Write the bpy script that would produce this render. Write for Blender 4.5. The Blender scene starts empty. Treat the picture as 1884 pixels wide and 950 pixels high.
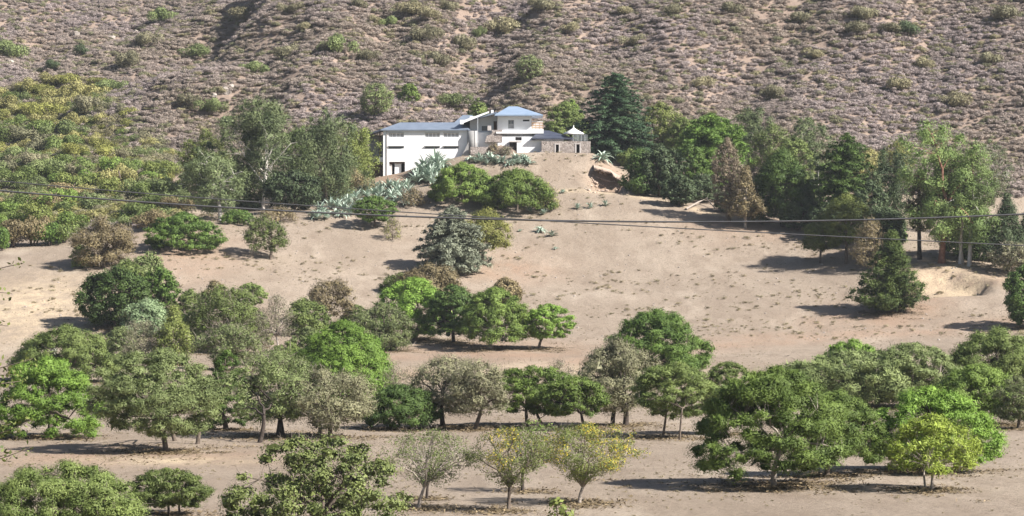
import bpy, math, random, bmesh
import numpy as np
from mathutils import Vector

SC = bpy.context.scene
COL = SC.collection
random.seed(7)
RNG = np.random.default_rng(7)

# ------------------------------------------------------------------ camera, sky, sun, exposure
F = 5342.0            # focal length in pixels of the 1884-pixel-wide photograph
HZ = 430.0            # row of the horizon
CX = 942.0
CAMZ = 15.0
cam_d = bpy.data.cameras.new('camera')
cam = bpy.data.objects.new('camera', cam_d)
COL.objects.link(cam)
cam_d.sensor_fit = 'HORIZONTAL'
cam_d.sensor_width = 36.0
cam_d.lens = 36.0 * F / 1884.0
cam_d.shift_y = -(475.0 - HZ) / 1884.0
cam_d.clip_start = 1.0
cam_d.clip_end = 6000.0
cam.location = (0, 0, CAMZ)
cam.rotation_euler = (math.radians(90), 0, 0)
SC.camera = cam

SUN = Vector((0.715, -0.33, 0.62)).normalized()      # towards the sun
el = math.asin(SUN.z)
rot = math.atan2(SUN.x, SUN.y)
W = bpy.data.worlds.new('World')
SC.world = W
W.use_nodes = True
nt = W.node_tree
sky = nt.nodes.new('ShaderNodeTexSky')
sky.sky_type = 'NISHITA'
sky.sun_disc = False
sky.sun_elevation = el
sky.sun_rotation = rot
sky.air_density = 1.0
sky.dust_density = 1.5
bg = nt.nodes['Background']
bg.inputs['Strength'].default_value = 0.05
nt.links.new(sky.outputs[0], bg.inputs['Color'])
sd = bpy.data.lights.new('sun', 'SUN')
sd.energy = 5.0
sd.angle = math.radians(0.53)
sd.color = (1.0, 0.95, 0.875)
so = bpy.data.objects.new('sun', sd)
COL.objects.link(so)
so.rotation_euler = SUN.to_track_quat('Z', 'Y').to_euler()
so.location = (60, -20, 120)

vs = SC.view_settings
vs.view_transform = 'Standard'
vs.look = 'None'
vs.gamma = 1.0
vs.use_curve_mapping = False
vs.exposure = 1.27
SC.cycles.max_bounces = 5
SC.cycles.diffuse_bounces = 3
SC.cycles.glossy_bounces = 2
SC.cycles.transmission_bounces = 3
SC.cycles.volume_bounces = 0
SC.cycles.caustics_reflective = False
SC.cycles.caustics_refractive = False

# ------------------------------------------------------------------ helpers
def P(px, py, d):
    """the point at distance d (along +Y) seen at a pixel of the photograph"""
    return np.array([(px - CX) / F * d, d, CAMZ + (HZ - py) / F * d])


def tag(o, label=None, cat=None, group=None, kind=None):
    if label: o['label'] = label
    if cat: o['category'] = cat
    if group: o['group'] = group
    if kind: o['kind'] = kind
    return o


def empty(name, loc, label=None, cat=None, group=None):
    o = bpy.data.objects.new(name, None)
    COL.objects.link(o)
    o.location = loc
    o.empty_display_size = 0.3
    return tag(o, label, cat, group)


def tri_mesh(name, V, T, mat, tint=None, smooth=False):
    V = np.ascontiguousarray(V, dtype=np.float32)
    T = np.ascontiguousarray(T, dtype=np.int32)
    me = bpy.data.meshes.new(name)
    me.vertices.add(len(V))
    me.vertices.foreach_set('co', V.ravel())
    k = T.shape[1]
    me.loops.add(T.size)
    me.loops.foreach_set('vertex_index', T.ravel())
    me.polygons.add(len(T))
    me.polygons.foreach_set('loop_start', np.arange(0, T.size, k, dtype=np.int32))
    me.polygons.foreach_set('loop_total', np.full(len(T), k, dtype=np.int32))
    if smooth:
        me.polygons.foreach_set('use_smooth', np.ones(len(T), dtype=bool))
    if tint is not None:
        a = me.attributes.new('tint', 'FLOAT', 'POINT')
        a.data.foreach_set('value', np.ascontiguousarray(tint, dtype=np.float32))
    me.update(calc_edges=True)
    if mat: me.materials.append(mat)
    return me


def link(name, me, parent=None, loc=None):
    o = bpy.data.objects.new(name, me)
    COL.objects.link(o)
    if parent: o.parent = parent
    if loc is not None: o.location = loc
    return o


class Tubes:
    def __init__(self):
        self.V, self.T, self.n = [], [], 0

    def add(self, pts, rad, sides=5, cap=True):
        pts = np.asarray(pts, float)
        n = len(pts)
        rad = np.broadcast_to(np.asarray(rad, float), (n,))
        tan = np.gradient(pts, axis=0)
        tan /= np.linalg.norm(tan, axis=1, keepdims=True) + 1e-9
        ref = np.array([1.0, 0.13, 0.07]) if abs(tan[:, 0]).mean() < 0.8 else np.array([0.05, 0.1, 1.0])
        a = np.cross(tan, ref); a /= np.linalg.norm(a, axis=1, keepdims=True) + 1e-9
        b = np.cross(tan, a)
        th = np.arange(sides) * 2 * math.pi / sides
        ring = pts[:, None, :] + rad[:, None, None] * (a[:, None, :] * np.cos(th)[None, :, None] + b[:, None, :] * np.sin(th)[None, :, None])
        self.V.append(ring.reshape(-1, 3))
        i = np.arange(n - 1)[:, None] * sides
        j = np.arange(sides)[None, :]
        jn = (j + 1) % sides
        q = np.stack([i + j, i + jn, i + sides + jn, i + sides + j], -1).reshape(-1, 4) + self.n
        self.T.append(q[:, [0, 1, 2]]); self.T.append(q[:, [0, 2, 3]])
        if cap:
            e = self.n + (n - 1) * sides
            self.T.append(np.array([[e, e + k, e + k + 1] for k in range(1, sides - 1)]))
        self.n += n * sides

    def mesh(self, name, mat, smooth=True):
        return tri_mesh(name, np.concatenate(self.V), np.concatenate(self.T), mat, smooth=smooth)


# ------------------------------------------------------------------ materials
def new_mat(name):
    m = bpy.data.materials.new(name)
    m.use_nodes = True
    t = m.node_tree
    for n in list(t.nodes): t.nodes.remove(n)
    out = t.nodes.new('ShaderNodeOutputMaterial')
    return m, t, out


def N(t, typ, **kw):
    n = t.nodes.new(typ)
    for k, v in kw.items():
        if k == 'inp':
            for a, b in v.items(): n.inputs[a].default_value = b
        else:
            setattr(n, k, v)
    return n


def mixc(t, fac, a, b, blend='MIX'):
    n = t.nodes.new('ShaderNodeMix'); n.data_type = 'RGBA'; n.blend_type = blend
    for sock, v in ((n.inputs[0], fac), (n.inputs[6], a), (n.inputs[7], b)):
        if hasattr(v, 'links'): t.links.new(v, sock)
        elif isinstance(v, (int, float)): sock.default_value = v
        else: sock.default_value = (*v, 1)
    return n.outputs[2]


def ramp(t, v, a, b):
    n = N(t, 'ShaderNodeMapRange', inp={1: a, 2: b}); n.clamp = True
    t.links.new(v, n.inputs[0])
    return n.outputs[0]


def leaf_mat(name, dark, light, trans=0.17, var=0.25):
    m, t, out = new_mat(name)
    at = N(t, 'ShaderNodeAttribute', attribute_name='tint')
    oi = N(t, 'ShaderNodeObjectInfo')
    dark, light = [tuple(v * k for v, k in zip(q, (.93, .93, .78))) for q in (dark, light)]
    c = mixc(t, at.outputs['Fac'], dark, light)
    hs = N(t, 'ShaderNodeHueSaturation')
    v = N(t, 'ShaderNodeMapRange', inp={3: 1 - var, 4: 1 + var}); t.links.new(oi.outputs['Random'], v.inputs[0])
    t.links.new(v.outputs[0], hs.inputs['Value']); t.links.new(c, hs.inputs['Color'])
    b = N(t, 'ShaderNodeBsdfPrincipled', inp={'Roughness': 0.62})
    b.inputs['Specular IOR Level'].default_value = 0.25
    t.links.new(hs.outputs[0], b.inputs['Base Color'])
    tr = N(t, 'ShaderNodeBsdfTranslucent'); t.links.new(hs.outputs[0], tr.inputs['Color'])
    mx = N(t, 'ShaderNodeMixShader', inp={0: trans})
    t.links.new(b.outputs[0], mx.inputs[1]); t.links.new(tr.outputs[0], mx.inputs[2])
    t.links.new(mx.outputs[0], out.inputs['Surface'])
    return m


def patchy_leaf_mat(name, d1, l1, d2, l2, trans=.12, var=.22):
    m = leaf_mat(name, d1, l1, trans, var)
    t = m.node_tree
    hs = next(n for n in t.nodes if n.bl_idname == 'ShaderNodeHueSaturation'); oi = next(n for n in t.nodes if n.bl_idname == 'ShaderNodeObjectInfo')
    at = next(n for n in t.nodes if n.bl_idname == 'ShaderNodeAttribute')
    c1 = hs.inputs['Color'].links[0].from_socket
    c2 = mixc(t, at.outputs['Fac'], d2, l2)
    nz = N(t, 'ShaderNodeTexNoise', inp={'Scale': .03, 'Detail': 4, 'Roughness': .6}); t.links.new(oi.outputs['Location'], nz.inputs['Vector'])
    t.links.new(mixc(t, ramp(t, nz.outputs['Fac'], .4, .6), c1, c2), hs.inputs['Color'])
    return m


def rough_mat(name, a, b, scale=3.0, rough=0.85, bump=0.3, detail=5, spec=0.2):
    m, t, out = new_mat(name)
    tc = N(t, 'ShaderNodeTexCoord')
    nz = N(t, 'ShaderNodeTexNoise', inp={'Scale': scale, 'Detail': detail, 'Roughness': 0.62})
    t.links.new(tc.outputs['Object'], nz.inputs['Vector'])
    f = ramp(t, nz.outputs['Fac'], 0.3, 0.7)
    c = mixc(t, f, a, b)
    p = N(t, 'ShaderNodeBsdfPrincipled', inp={'Roughness': rough})
    p.inputs['Specular IOR Level'].default_value = spec
    t.links.new(c, p.inputs['Base Color'])
    if bump:
        bp = N(t, 'ShaderNodeBump', inp={'Strength': bump, 'Distance': 0.05})
        t.links.new(nz.outputs['Fac'], bp.inputs['Height']); t.links.new(bp.outputs[0], p.inputs['Normal'])
    t.links.new(p.outputs[0], out.inputs['Surface'])
    return m


LM = {
    'bright':   leaf_mat('leaf_bright_green', (.100, .180, .030), (.250, .390, .085)),
    'green':    leaf_mat('leaf_green', (.085, .136, .032), (.215, .302, .080)),
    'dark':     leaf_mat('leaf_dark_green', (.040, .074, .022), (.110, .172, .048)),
    'deep':     leaf_mat('leaf_deep_green', (.060, .112, .026), (.158, .248, .060)),
    'olive':    leaf_mat('leaf_olive', (.084, .120, .036), (.205, .258, .092)),
    'greygreen': leaf_mat('leaf_grey_green', (.100, .130, .056), (.228, .275, .128)),
    'grey':     leaf_mat('leaf_grey', (.130, .128, .086), (.262, .256, .180)),
    'brown':    leaf_mat('leaf_dry_brown', (.135, .108, .066), (.290, .235, .150)),
    'red':      leaf_mat('leaf_red_brown', (.150, .118, .096), (.265, .215, .178)),
    'cedar':    leaf_mat('leaf_cedar', (.022, .052, .030), (.080, .132, .074)),
    'bluegrey': leaf_mat('leaf_blue_grey', (.135, .152, .128), (.310, .335, .290)),
    'palegreen': leaf_mat('leaf_pale_green', (.130, .190, .115), (.270, .350, .225)),
    'yellowolive': leaf_mat('leaf_yellow_olive', (.140, .150, .046), (.310, .310, .105)),
    'pineolive': leaf_mat('leaf_pine_olive', (.085, .112, .034), (.225, .260, .084)),
    'yellow':   leaf_mat('leaf_yellow', (.330, .270, .035), (.560, .440, .055)),
    'autumn':   leaf_mat('leaf_autumn', (.240, .228, .105), (.400, .372, .180)),
    'paloverde': leaf_mat('leaf_lime', (.150, .200, .034), (.285, .355, .074)),
    'euc':      leaf_mat('leaf_eucalyptus', (.070, .098, .050), (.185, .225, .118)),
    'eucbright': leaf_mat('leaf_eucalyptus_bright', (.092, .142, .050), (.230, .305, .120)),
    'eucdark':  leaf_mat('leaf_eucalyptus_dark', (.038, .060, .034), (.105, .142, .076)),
    'broad':    leaf_mat('leaf_broad', (.074, .098, .036), (.215, .255, .098), var=0.05),
    'scrub':    patchy_leaf_mat('leaf_scrub', (.282, .228, .226), (.366, .306, .306), (.276, .228, .218), (.362, .304, .294)),
    'scrubolive': leaf_mat('leaf_scrub_olive', (.185, .168, .115), (.325, .290, .205), trans=0.15, var=0.25),
    'deepolive': leaf_mat('leaf_deep_olive', (.048, .078, .024), (.150, .200, .062)),
    'drab': leaf_mat('leaf_drab_olive', (.150, .138, .098), (.262, .246, .180), trans=.12),
    'silver':   leaf_mat('leaf_silver', (.28, .31, .27), (.50, .52, .47), trans=0.15),
}
BK = {
    'brown': rough_mat('bark_brown', (0.067, 0.052, 0.042), (0.158, 0.126, 0.102), 4),
    'dark': rough_mat('bark_dark', (0.028, 0.022, 0.020), (0.079, 0.063, 0.053), 4),
    'pale': rough_mat('bark_pale', (0.189, 0.158, 0.135), (0.362, 0.315, 0.277), 3),
    'white': rough_mat('bark_white', (0.362, 0.331, 0.302), (0.567, 0.536, 0.506), 2),
    'red': rough_mat('bark_red', (0.126, 0.059, 0.041), (0.284, 0.158, 0.114), 2),
    'twig': rough_mat('twig_grey', (0.158, 0.130, 0.106), (0.284, 0.244, 0.204), 4, bump=0),
}

# ------------------------------------------------------------------ terrain
CP = []
def cp(px, py, d): CP.append(P(px, py, d))
def cz(px, d, z): CP.append(np.array([(px - CX) / F * d, d, z]))
for x in (-400, -200, -60, 60, 200, 400):
    for y in (-80, 0, 80, 150, 220, 290, 345):
        CP.append(np.array([x, y, 0.0]))
for px in (-300, 0, 300, 600, 942, 1300, 1600, 1884, 2200): cz(px, 362, 0.2)
# left field
for px, py, d in ((-200, 560, 392), (0, 600, 376), (0, 560, 392), (0, 510, 414), (0, 462, 440), (150, 465, 438), (150, 520, 412), (-200, 460, 442),
                  (300, 560, 396), (300, 480, 428), (300, 440, 444), (300, 405, 456), (150, 430, 458), (0, 430, 460)): cp(px, py, d)
# central slope
for px, py, d in ((600, 600, 396), (600, 500, 434), (600, 430, 458), (600, 392, 470), (480, 392, 474), (405, 405, 466), (480, 430, 458), (480, 500, 430),
                  (760, 600, 397), (760, 500, 438), (760, 430, 461), (760, 380, 476), (942, 600, 398), (942, 500, 442), (942, 430, 463), (942, 380, 477),
                  (942, 330, 491), (1120, 600, 399), (1120, 500, 442), (1120, 430, 463), (1120, 380, 477), (1300, 600, 400), (1300, 500, 441),
                  (1300, 430, 462), (1300, 385, 476), (1450, 600, 400), (1450, 500, 439), (1450, 440, 460), (1450, 410, 470),
                  (1600, 600, 400), (1600, 560, 412), (1600, 490, 438), (1600, 440, 456), (1750, 590, 400), (1740, 484, 432), (1740, 450, 450),
                  (1884, 590, 400), (1884, 540, 414), (1884, 505, 430), (1884, 470, 448), (2150, 540, 415), (2150, 480, 440)): cp(px, py, d)
# knoll
for px, py, d in ((690, 326, 506), (740, 318, 506), (790, 302, 506), (850, 288, 507), (920, 286, 506), (1000, 284, 506), (1085, 284, 506), (640, 350, 494), (700, 350, 494),
                  (780, 340, 492), (860, 320, 494), (1040, 330, 493), (1040, 300, 502), (1120, 345, 490), (1120, 300, 503), (1170, 345, 494),
                  (1250, 368, 488), (1200, 330, 503), (1350, 372, 488), (1450, 395, 482)): cp(px, py, d)
for px, d, z in ((720, 516, 26), (860, 520, 29.0), (1000, 520, 29.2), (1100, 516, 28.6), (640, 508, 22.5), (560, 495, 20), (480, 490, 19), (400, 480, 18)): cz(px, d, z)
# saddle behind the knoll, then the mountain
for px, z in ((400, 22), (560, 24), (720, 26), (860, 28), (1000, 28.5), (1150, 27), (1300, 25), (1450, 23), (1600, 21), (1750, 20), (1950, 18)): cz(px, 545, z)
for px, z in ((560, 32), (720, 33), (860, 34), (1000, 34), (1150, 34), (1300, 33), (1450, 32), (1600, 31), (1750, 30), (1950, 29)): cz(px, 566, z)
for px in (560, 720, 860, 1000, 1150, 1300, 1450, 1600, 1750, 1950):
    for d in (600, 640, 690): cz(px, d, 33 + (d - 566) * 0.47)
for px, py, d in ((0, 330, 520), (120, 330, 520), (-200, 330, 520), (200, 310, 540), (300, 330, 520), (150, 232, 630), (60, 250, 610), (0, 200, 635), (230, 130, 715), (320, 60, 770),
                  (320, 210, 590), (320, 110, 640), (300, 160, 612), (400, 60, 670), (420, 220, 585), (440, 150, 620), (0, 165, 660), (0, 80, 705), (0, 0, 745), (110, 80, 702), (110, 0, 750), (-200, 100, 690)): cp(px, py, d)
for x, y, z in ((-300, 500, 22), (-300, 800, 110), (300, 500, 14), (300, 700, 88), (-150, 900, 120), (0, 800, 132), (0, 1000, 210), (150, 800, 130), (300, 1000, 210),
                (-300, 1100, 200), (0, 1300, 290), (-400, 1300, 260), (400, 1300, 290), (-450, 700, 75), (450, 600, 45), (450, 800, 125)):
    CP.append(np.array([x, y, z], float))
CP = np.array(CP)


def rbf_fit(c):
    xy = c[:, :2]
    r = np.linalg.norm(xy[:, None] - xy[None], axis=2)
    n = len(c)
    A = np.zeros((n + 3, n + 3))
    A[:n, :n] = r + 0.0 * np.eye(n)
    A[:n, :n] -= np.eye(n) * 1.0
    Pm = np.c_[np.ones(n), xy / 100]
    A[:n, n:] = Pm; A[n:, :n] = Pm.T
    return np.linalg.solve(A, np.r_[c[:, 2], 0, 0, 0])


def axis(lo, hi, fine_lo, fine_hi, step, grow):
    a = list(np.arange(fine_lo, fine_hi + 1e-6, step))
    s, v = step, fine_hi
    while v < hi: s *= grow; v += s; a.append(v)
    s, v = step, fine_lo
    while v > lo: s *= grow; v -= s; a.insert(0, v)
    return np.array(a)


GX = axis(-460, 460, -128, 128, 1.0, 1.12)
GY = axis(-150, 900, 128, 700, 1.0, 1.12)
w = rbf_fit(CP)
XX, YY = np.meshgrid(GX, GY, indexing='ij')
pts = np.c_[XX.ravel(), YY.ravel()]
ZZ = np.empty(len(pts))
for s in range(0, len(pts), 20000):
    q = pts[s:s + 20000]
    r = np.sqrt((q[:, None, 0] - CP[None, :, 0]) ** 2 + (q[:, None, 1] - CP[None, :, 1]) ** 2)
    ZZ[s:s + 20000] = r @ w[:len(CP)] + w[-3] + q @ w[-2:] / 100
ZZ = ZZ.reshape(XX.shape)


def blur(a, n):
    for _ in range(n):
        b = a.copy()
        b[1:-1] = (a[:-2] + 2 * a[1:-1] + a[2:]) / 4; a = b
        b = a.copy()
        b[:, 1:-1] = (a[:, :-2] + 2 * a[:, 1:-1] + a[:, 2:]) / 4; a = b
    return a


ZZ = blur(ZZ, 18)

def sst(a, b, x):
    q = np.clip((x - a) / (b - a), 0, 1); return q * q * (3 - 2 * q)
_kx = np.array([560, 690, 740, 790, 850, 920, 1000, 1090, 1125, 1180]); _kp = np.array([352, 327, 318, 302, 287, 283, 281.5, 282, 300, 340])
_tz = CAMZ + (HZ - np.interp(XX / 505.0 * F + CX, _kx, _kp)) / F * 505.0
_w = sst(493, 502.5, YY) * (1 - sst(517, 530, YY)) * sst(600, 700, XX / 505 * F + CX) * (1 - sst(1110, 1170, XX / 505 * F + CX))
ZZ += _w * (_tz - ZZ)
_tab = np.random.default_rng(3).random((256, 256))
def vnoise(x, y):
    xi = np.floor(x).astype(int); yi = np.floor(y).astype(int)
    fx = x - xi; fy = y - yi
    fx = fx * fx * (3 - 2 * fx); fy = fy * fy * (3 - 2 * fy)
    a = _tab[xi & 255, yi & 255]; b = _tab[(xi + 1) & 255, yi & 255]
    c = _tab[xi & 255, (yi + 1) & 255]; d = _tab[(xi + 1) & 255, (yi + 1) & 255]
    return (a * (1 - fx) + b * fx) * (1 - fy) + (c * (1 - fx) + d * fx) * fy - 0.5


def fbm(x, y, s, o=4):
    r = 0; a = 1
    for k in range(o):
        r = r + a * vnoise(x / s + 17.3 * k, y / s + 9.1 * k); s /= 2.03; a *= 0.5
    return r


def sstep(a, b, x):
    t = np.clip((x - a) / (b - a), 0, 1)
    return t * t * (3 - 2 * t)


def seg_dist(x, y, line):
    best = np.full(x.shape, 1e9)
    for (ax, ay), (bx, by) in zip(line[:-1], line[1:]):
        dx, dy = bx - ax, by - ay
        t = np.clip(((x - ax) * dx + (y - ay) * dy) / (dx * dx + dy * dy), 0, 1)
        best = np.minimum(best, np.hypot(x - ax - t * dx, y - ay - t * dy))
    return best


def Zsurf(x, y):
    ix = np.clip(np.searchsorted(GX, x) - 1, 0, len(GX) - 2)
    iy = np.clip(np.searchsorted(GY, y) - 1, 0, len(GY) - 2)
    fx = np.clip((x - GX[ix]) / (GX[ix + 1] - GX[ix]), 0, 1); fy = np.clip((y - GY[iy]) / (GY[iy + 1] - GY[iy]), 0, 1)
    return (ZZ[ix, iy] * (1 - fx) + ZZ[ix + 1, iy] * fx) * (1 - fy) + (ZZ[ix, iy + 1] * (1 - fx) + ZZ[ix + 1, iy + 1] * fx) * fy


def hit(px, py, dmin=60.0):
    d = np.arange(dmin, 1500, 0.4)
    x = (px - CX) / F * d
    z = CAMZ + (HZ - py) / F * d
    g = Zsurf(x, d) - z
    k = np.argmax(g > 0)
    if not (g > 0).any(): k = len(d) - 1
    return np.array([x[k], d[k], Zsurf(np.array([x[k]]), np.array([d[k]]))[0]])


mount = sstep(545, 590, YY) + sstep(430, 520, YY) * sstep(-45, -70, XX) * (1 - sstep(545, 590, YY))
mount = np.clip(mount, 0, 1)
ZZ += mount * (fbm(XX, YY, 55, 5) * 8 + fbm(XX * 1.0, YY * 0.45, 16, 3) * 2.2)
ZZ += (1 - mount) * fbm(XX, YY, 14, 4) * 0.35 * sstep(120, 380, YY)
ZZ += fbm(XX, YY, 40, 3) * 0.3
gul = [tuple(P(860, 200, 585)[:2]), tuple(P(900, 120, 620)[:2]), tuple(P(935, 50, 650)[:2]), tuple(P(965, -40, 690)[:2]), tuple(P(1000, -200, 760)[:2])]
gd = seg_dist(XX, YY, gul)
ZZ -= 7.0 * np.exp(-(gd / 9.0) ** 2) * mount
for ln, dp, wd_ in ((((640, 190, 580), (720, 60, 640), (800, -40, 690)), 3.5, 7), (((1040, 190, 580), (1160, 70, 640), (1260, -40, 690)), 3.0, 7), (((1330, 190, 575), (1450, 70, 635), (1560, -40, 690)), 3.2, 8),
                    (((1640, 200, 575), (1740, 80, 635), (1840, -40, 690)), 3.2, 8), (((430, 250, 580), (520, 130, 630), (600, 40, 670)), 3.0, 7), (((60, 130, 680), (100, 40, 730), (150, -40, 780)), 3.0, 8)):
    ZZ -= dp * np.exp(-(seg_dist(XX + 6 * fbm(XX, YY, 30, 2), YY, [tuple(P(*q)[:2]) for q in ln]) / wd_) ** 2) * mount
gul2 = [tuple(P(330, 100, 640)[:2]), tuple(P(430, 40, 680)[:2]), tuple(P(520, -10, 710)[:2]), tuple(P(620, -150, 780)[:2])]
gd2 = seg_dist(XX, YY, gul2)
ZZ -= 7.0 * np.exp(-(gd2 / 9.0) ** 2) * mount
# eroded cut on the right shoulder of the knoll, and the pale pit at the far right
def cut(px, d, rx, ry, depth, back):
    """scoop with a steep back edge: open towards the viewer"""
    global ZZ
    x0 = (px - CX) / F * d
    u = (XX - x0) / rx; v = (YY - d) / ry
    m = sstep(1.15, 0.75, np.abs(u + 0.12 * fbm(XX, YY, 3, 2))) * sstep(-1.2, 0.2, v) * sstep(1.0 + back, 1.0 - back, v + 0.35 * u * u + 0.25 * fbm(XX, YY, 4, 2))
    ZZ -= depth * m
cut(1114, 491, 2.9, 4.8, 2.0, 0.14)
cut(1745, 421, 5.6, 6.5, 2.2, 0.30)
# the front lawn stays nearly level where buildings stand: nothing to do, walls run into the soil

nx, ny = len(GX), len(GY)
idx = np.arange(nx * ny).reshape(nx, ny)
quads = np.stack([idx[:-1, :-1], idx[1:, :-1], idx[1:, 1:], idx[:-1, 1:]], -1).reshape(-1, 4)

# soil masks (they belong to the ground: reddish bare earth, pale trodden earth, scrubland)
def blob(px, py, rx, ry, d=None):
    c = hit(px, py)
    sx = rx / F * c[1]
    return np.exp(-(((XX - c[0]) / sx) ** 2 + ((YY - c[1]) / ry) ** 2))
red = np.zeros_like(XX)
for a in ((930, 648, 210, 18), (1080, 668, 160, 20), (940, 498, 90, 9), (1370, 412, 100, 9), (350, 470, 80, 16), (250, 560, 60, 16), (1600, 590, 120, 10), 
          (1125, 338, 36, 5), (720, 325, 60, 8), (1700, 495, 60, 7), (1800, 505, 60, 6), (200, 840, 300, 8), (760, 690, 60, 12), (1690, 560, 60, 8), (330, 430, 60, 10)):
    red = np.maximum(red, blob(*a))
pth = [tuple(hit(x, y)[:2]) for x, y in ((700, 660), (820, 652), (1000, 655), (1180, 648), (1400, 628), (1600, 612), (1884, 600))]
red = np.maximum(red, 0.8 * np.exp(-(seg_dist(XX, YY, pth) / 7.0) ** 2))
pale = np.zeros_like(XX)
for a in ((300, 848, 180, 3), (1760, 520, 80, 8), (1720, 520, 40, 6), (1745, 505, 60, 4), (1000, 690, 300, 20), (60, 560, 120, 24)):
    pale = np.maximum(pale, blob(*a))
pth2 = [tuple(hit(x, y)[:2]) for x, y in ((1040, 352), (1150, 358), (1230, 372), (1300, 392), (1420, 412))]
pale = np.maximum(pale, np.exp(-(seg_dist(XX, YY, pth2) / 1.2) ** 2))

gm, t, out = new_mat('dry_ground')
tc = N(t, 'ShaderNodeTexCoord')
def noise(scale, detail=5, rough=0.6, sy=1.0, w=0.0):
    mp = N(t, 'ShaderNodeMapping'); mp.inputs['Scale'].default_value = (1, sy, 1); mp.inputs['Location'].default_value = (w, w, w)
    t.links.new(tc.outputs['Object'], mp.inputs['Vector'])
    n = N(t, 'ShaderNodeTexNoise', inp={'Scale': scale, 'Detail': detail, 'Roughness': rough})
    t.links.new(mp.outputs[0], n.inputs['Vector'])
    return n.outputs['Fac']
a_red = N(t, 'ShaderNodeAttribute', attribute_name='red'); a_pale = N(t, 'ShaderNodeAttribute', attribute_name='pale'); a_m = N(t, 'ShaderNodeAttribute', attribute_name='scrubland')
base = mixc(t, ramp(t, noise(0.06, 6, 0.65, 0.4), 0.35, 0.65), (0.225, 0.188, 0.160), (0.296, 0.254, 0.220))
base = mixc(t, ramp(t, noise(0.35, 6, 0.7, 0.35, 5), 0.45, 0.72), base, (0.197, 0.161, 0.135))
base = mixc(t, ramp(t, noise(1.6, 4, 0.7, 0.5, 9), 0.56, 0.75), base, (0.162, 0.136, 0.108))
base = mixc(t, ramp(t, noise(0.13, 5, 0.6, 0.3, 21), 0.55, 0.7), base, (0.331, 0.288, 0.251))
rn = N(t, 'ShaderNodeMath', operation='MULTIPLY'); rs_ = ramp(t, a_red.outputs['Fac'], 0.0, 1.5); t.links.new(rs_, rn.inputs[0]); t.links.new(ramp(t, noise(0.25, 5, 0.65, 0.5, 3), 0.25, 0.6), rn.inputs[1])
base = mixc(t, rn.outputs[0], base, (0.292, 0.199, 0.151))
pn = N(t, 'ShaderNodeMath', operation='MULTIPLY'); t.links.new(a_pale.outputs['Fac'], pn.inputs[0]); t.links.new(ramp(t, noise(0.5, 5, 0.65, 0.5, 13), 0.3, 0.6), pn.inputs[1])
base = mixc(t, pn.outputs[0], base, (.440, .365, .275))
scr = mixc(t, ramp(t, noise(0.12, 6, 0.7), 0.35, 0.65), (0.185, 0.146, 0.129), (0.256, 0.206, 0.184))
scr = mixc(t, ramp(t, noise(0.9, 5, 0.75, 1, 4), 0.45, 0.7), scr, (0.165, 0.130, 0.113))
base = mixc(t, ramp(t, noise(4.5, 4, 0.75, 0.6, 31), 0.5, 0.72), base, (0.158, 0.131, 0.110))
base = mixc(t, a_m.outputs['Fac'], base, scr)
pb = N(t, 'ShaderNodeBsdfPrincipled', inp={'Roughness': 0.95}); pb.inputs['Specular IOR Level'].default_value = 0.08
base = mixc(t, 1.0, base, (1.06, 1.02, .945), 'MULTIPLY')
t.links.new(base, pb.inputs['Base Color'])
bp = N(t, 'ShaderNodeBump', inp={'Strength': 0.75, 'Distance': 0.3}); t.links.new(noise(1.1, 9, 0.78), bp.inputs['Height'])
t.links.new(bp.outputs[0], pb.inputs['Normal'])
t.links.new(pb.outputs[0], out.inputs['Surface'])

gme = tri_mesh('ground', np.c_[XX.ravel(), YY.ravel(), ZZ.ravel()], quads, gm, smooth=True)
for nm, arr in (('red', red), ('pale', pale), ('scrubland', mount)):
    at = gme.attributes.new(nm, 'FLOAT', 'POINT'); at.data.foreach_set('value', arr.ravel().astype(np.float32))
tag(link('ground', gme), 'dry pale earth rising from the park to the scrubby mountain', kind='structure')

# ------------------------------------------------------------------ trees
def unit(v): return v / (np.linalg.norm(v, axis=-1, keepdims=True) + 1e-9)

def leaves(pos, nrm, L, wid, rng, droop=0.0, quad=False):
    n = len(pos)
    r = unit(rng.normal(size=(n, 3)))
    d = unit(np.cross(nrm, r)); d[:, 2] -= droop; d = unit(d)
    s = unit(np.cross(nrm, d))
    l = L * rng.uniform(0.6, 1.35, (n, 1)); w_ = wid * rng.uniform(0.6, 1.3, (n, 1)) * 0.5
    if quad:
        a = pos - d * l * 0.5; b = pos + s * w_; c = pos + d * l * 0.5; e = pos - s * w_
        V = np.stack([a, b, c, e], 1).reshape(-1, 3)
        return V, np.arange(4 * n).reshape(n, 4)
    V = np.stack([pos - d * l * 0.5 - s * w_, pos - d * l * 0.5 + s * w_, pos + d * l * 0.5], 1).reshape(-1, 3)
    return V, np.arange(3 * n).reshape(n, 3)


PROF = {
    'dome': lambda u: np.sqrt(np.clip(1 - u ** 2.1, 0, 1)) * (0.84 + 0.16 * np.minimum(1, u * 5)),
    'umbrella': lambda u: np.sqrt(np.clip(1 - u ** 3.0, 0, 1)) * (0.62 + 0.38 * np.minimum(1, u * 2.4)),
    'round': lambda u: np.clip(1 - np.abs(2 * u - 0.9) ** 2.4, 0, 1) ** 0.5,
    'oval': lambda u: np.clip(1 - np.abs(1.85 * u - 0.78) ** 2.0, 0, 1) ** 0.55,
    'cone': lambda u: (1.03 - u) ** 0.85 * np.minimum(1, 0.55 + u * 4),
    'cedar': lambda u: np.clip(1.0 - u, 0, 1) ** 0.48,
    'column': lambda u: np.clip(1 - u ** 2.5, 0, 1) ** 0.7 * np.minimum(1, 0.6 + u * 3),
    'vase': lambda u: np.minimum(1, 0.25 + u * 1.5) * np.sqrt(np.clip(1 - u ** 4, 0, 1)),
}


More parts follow.
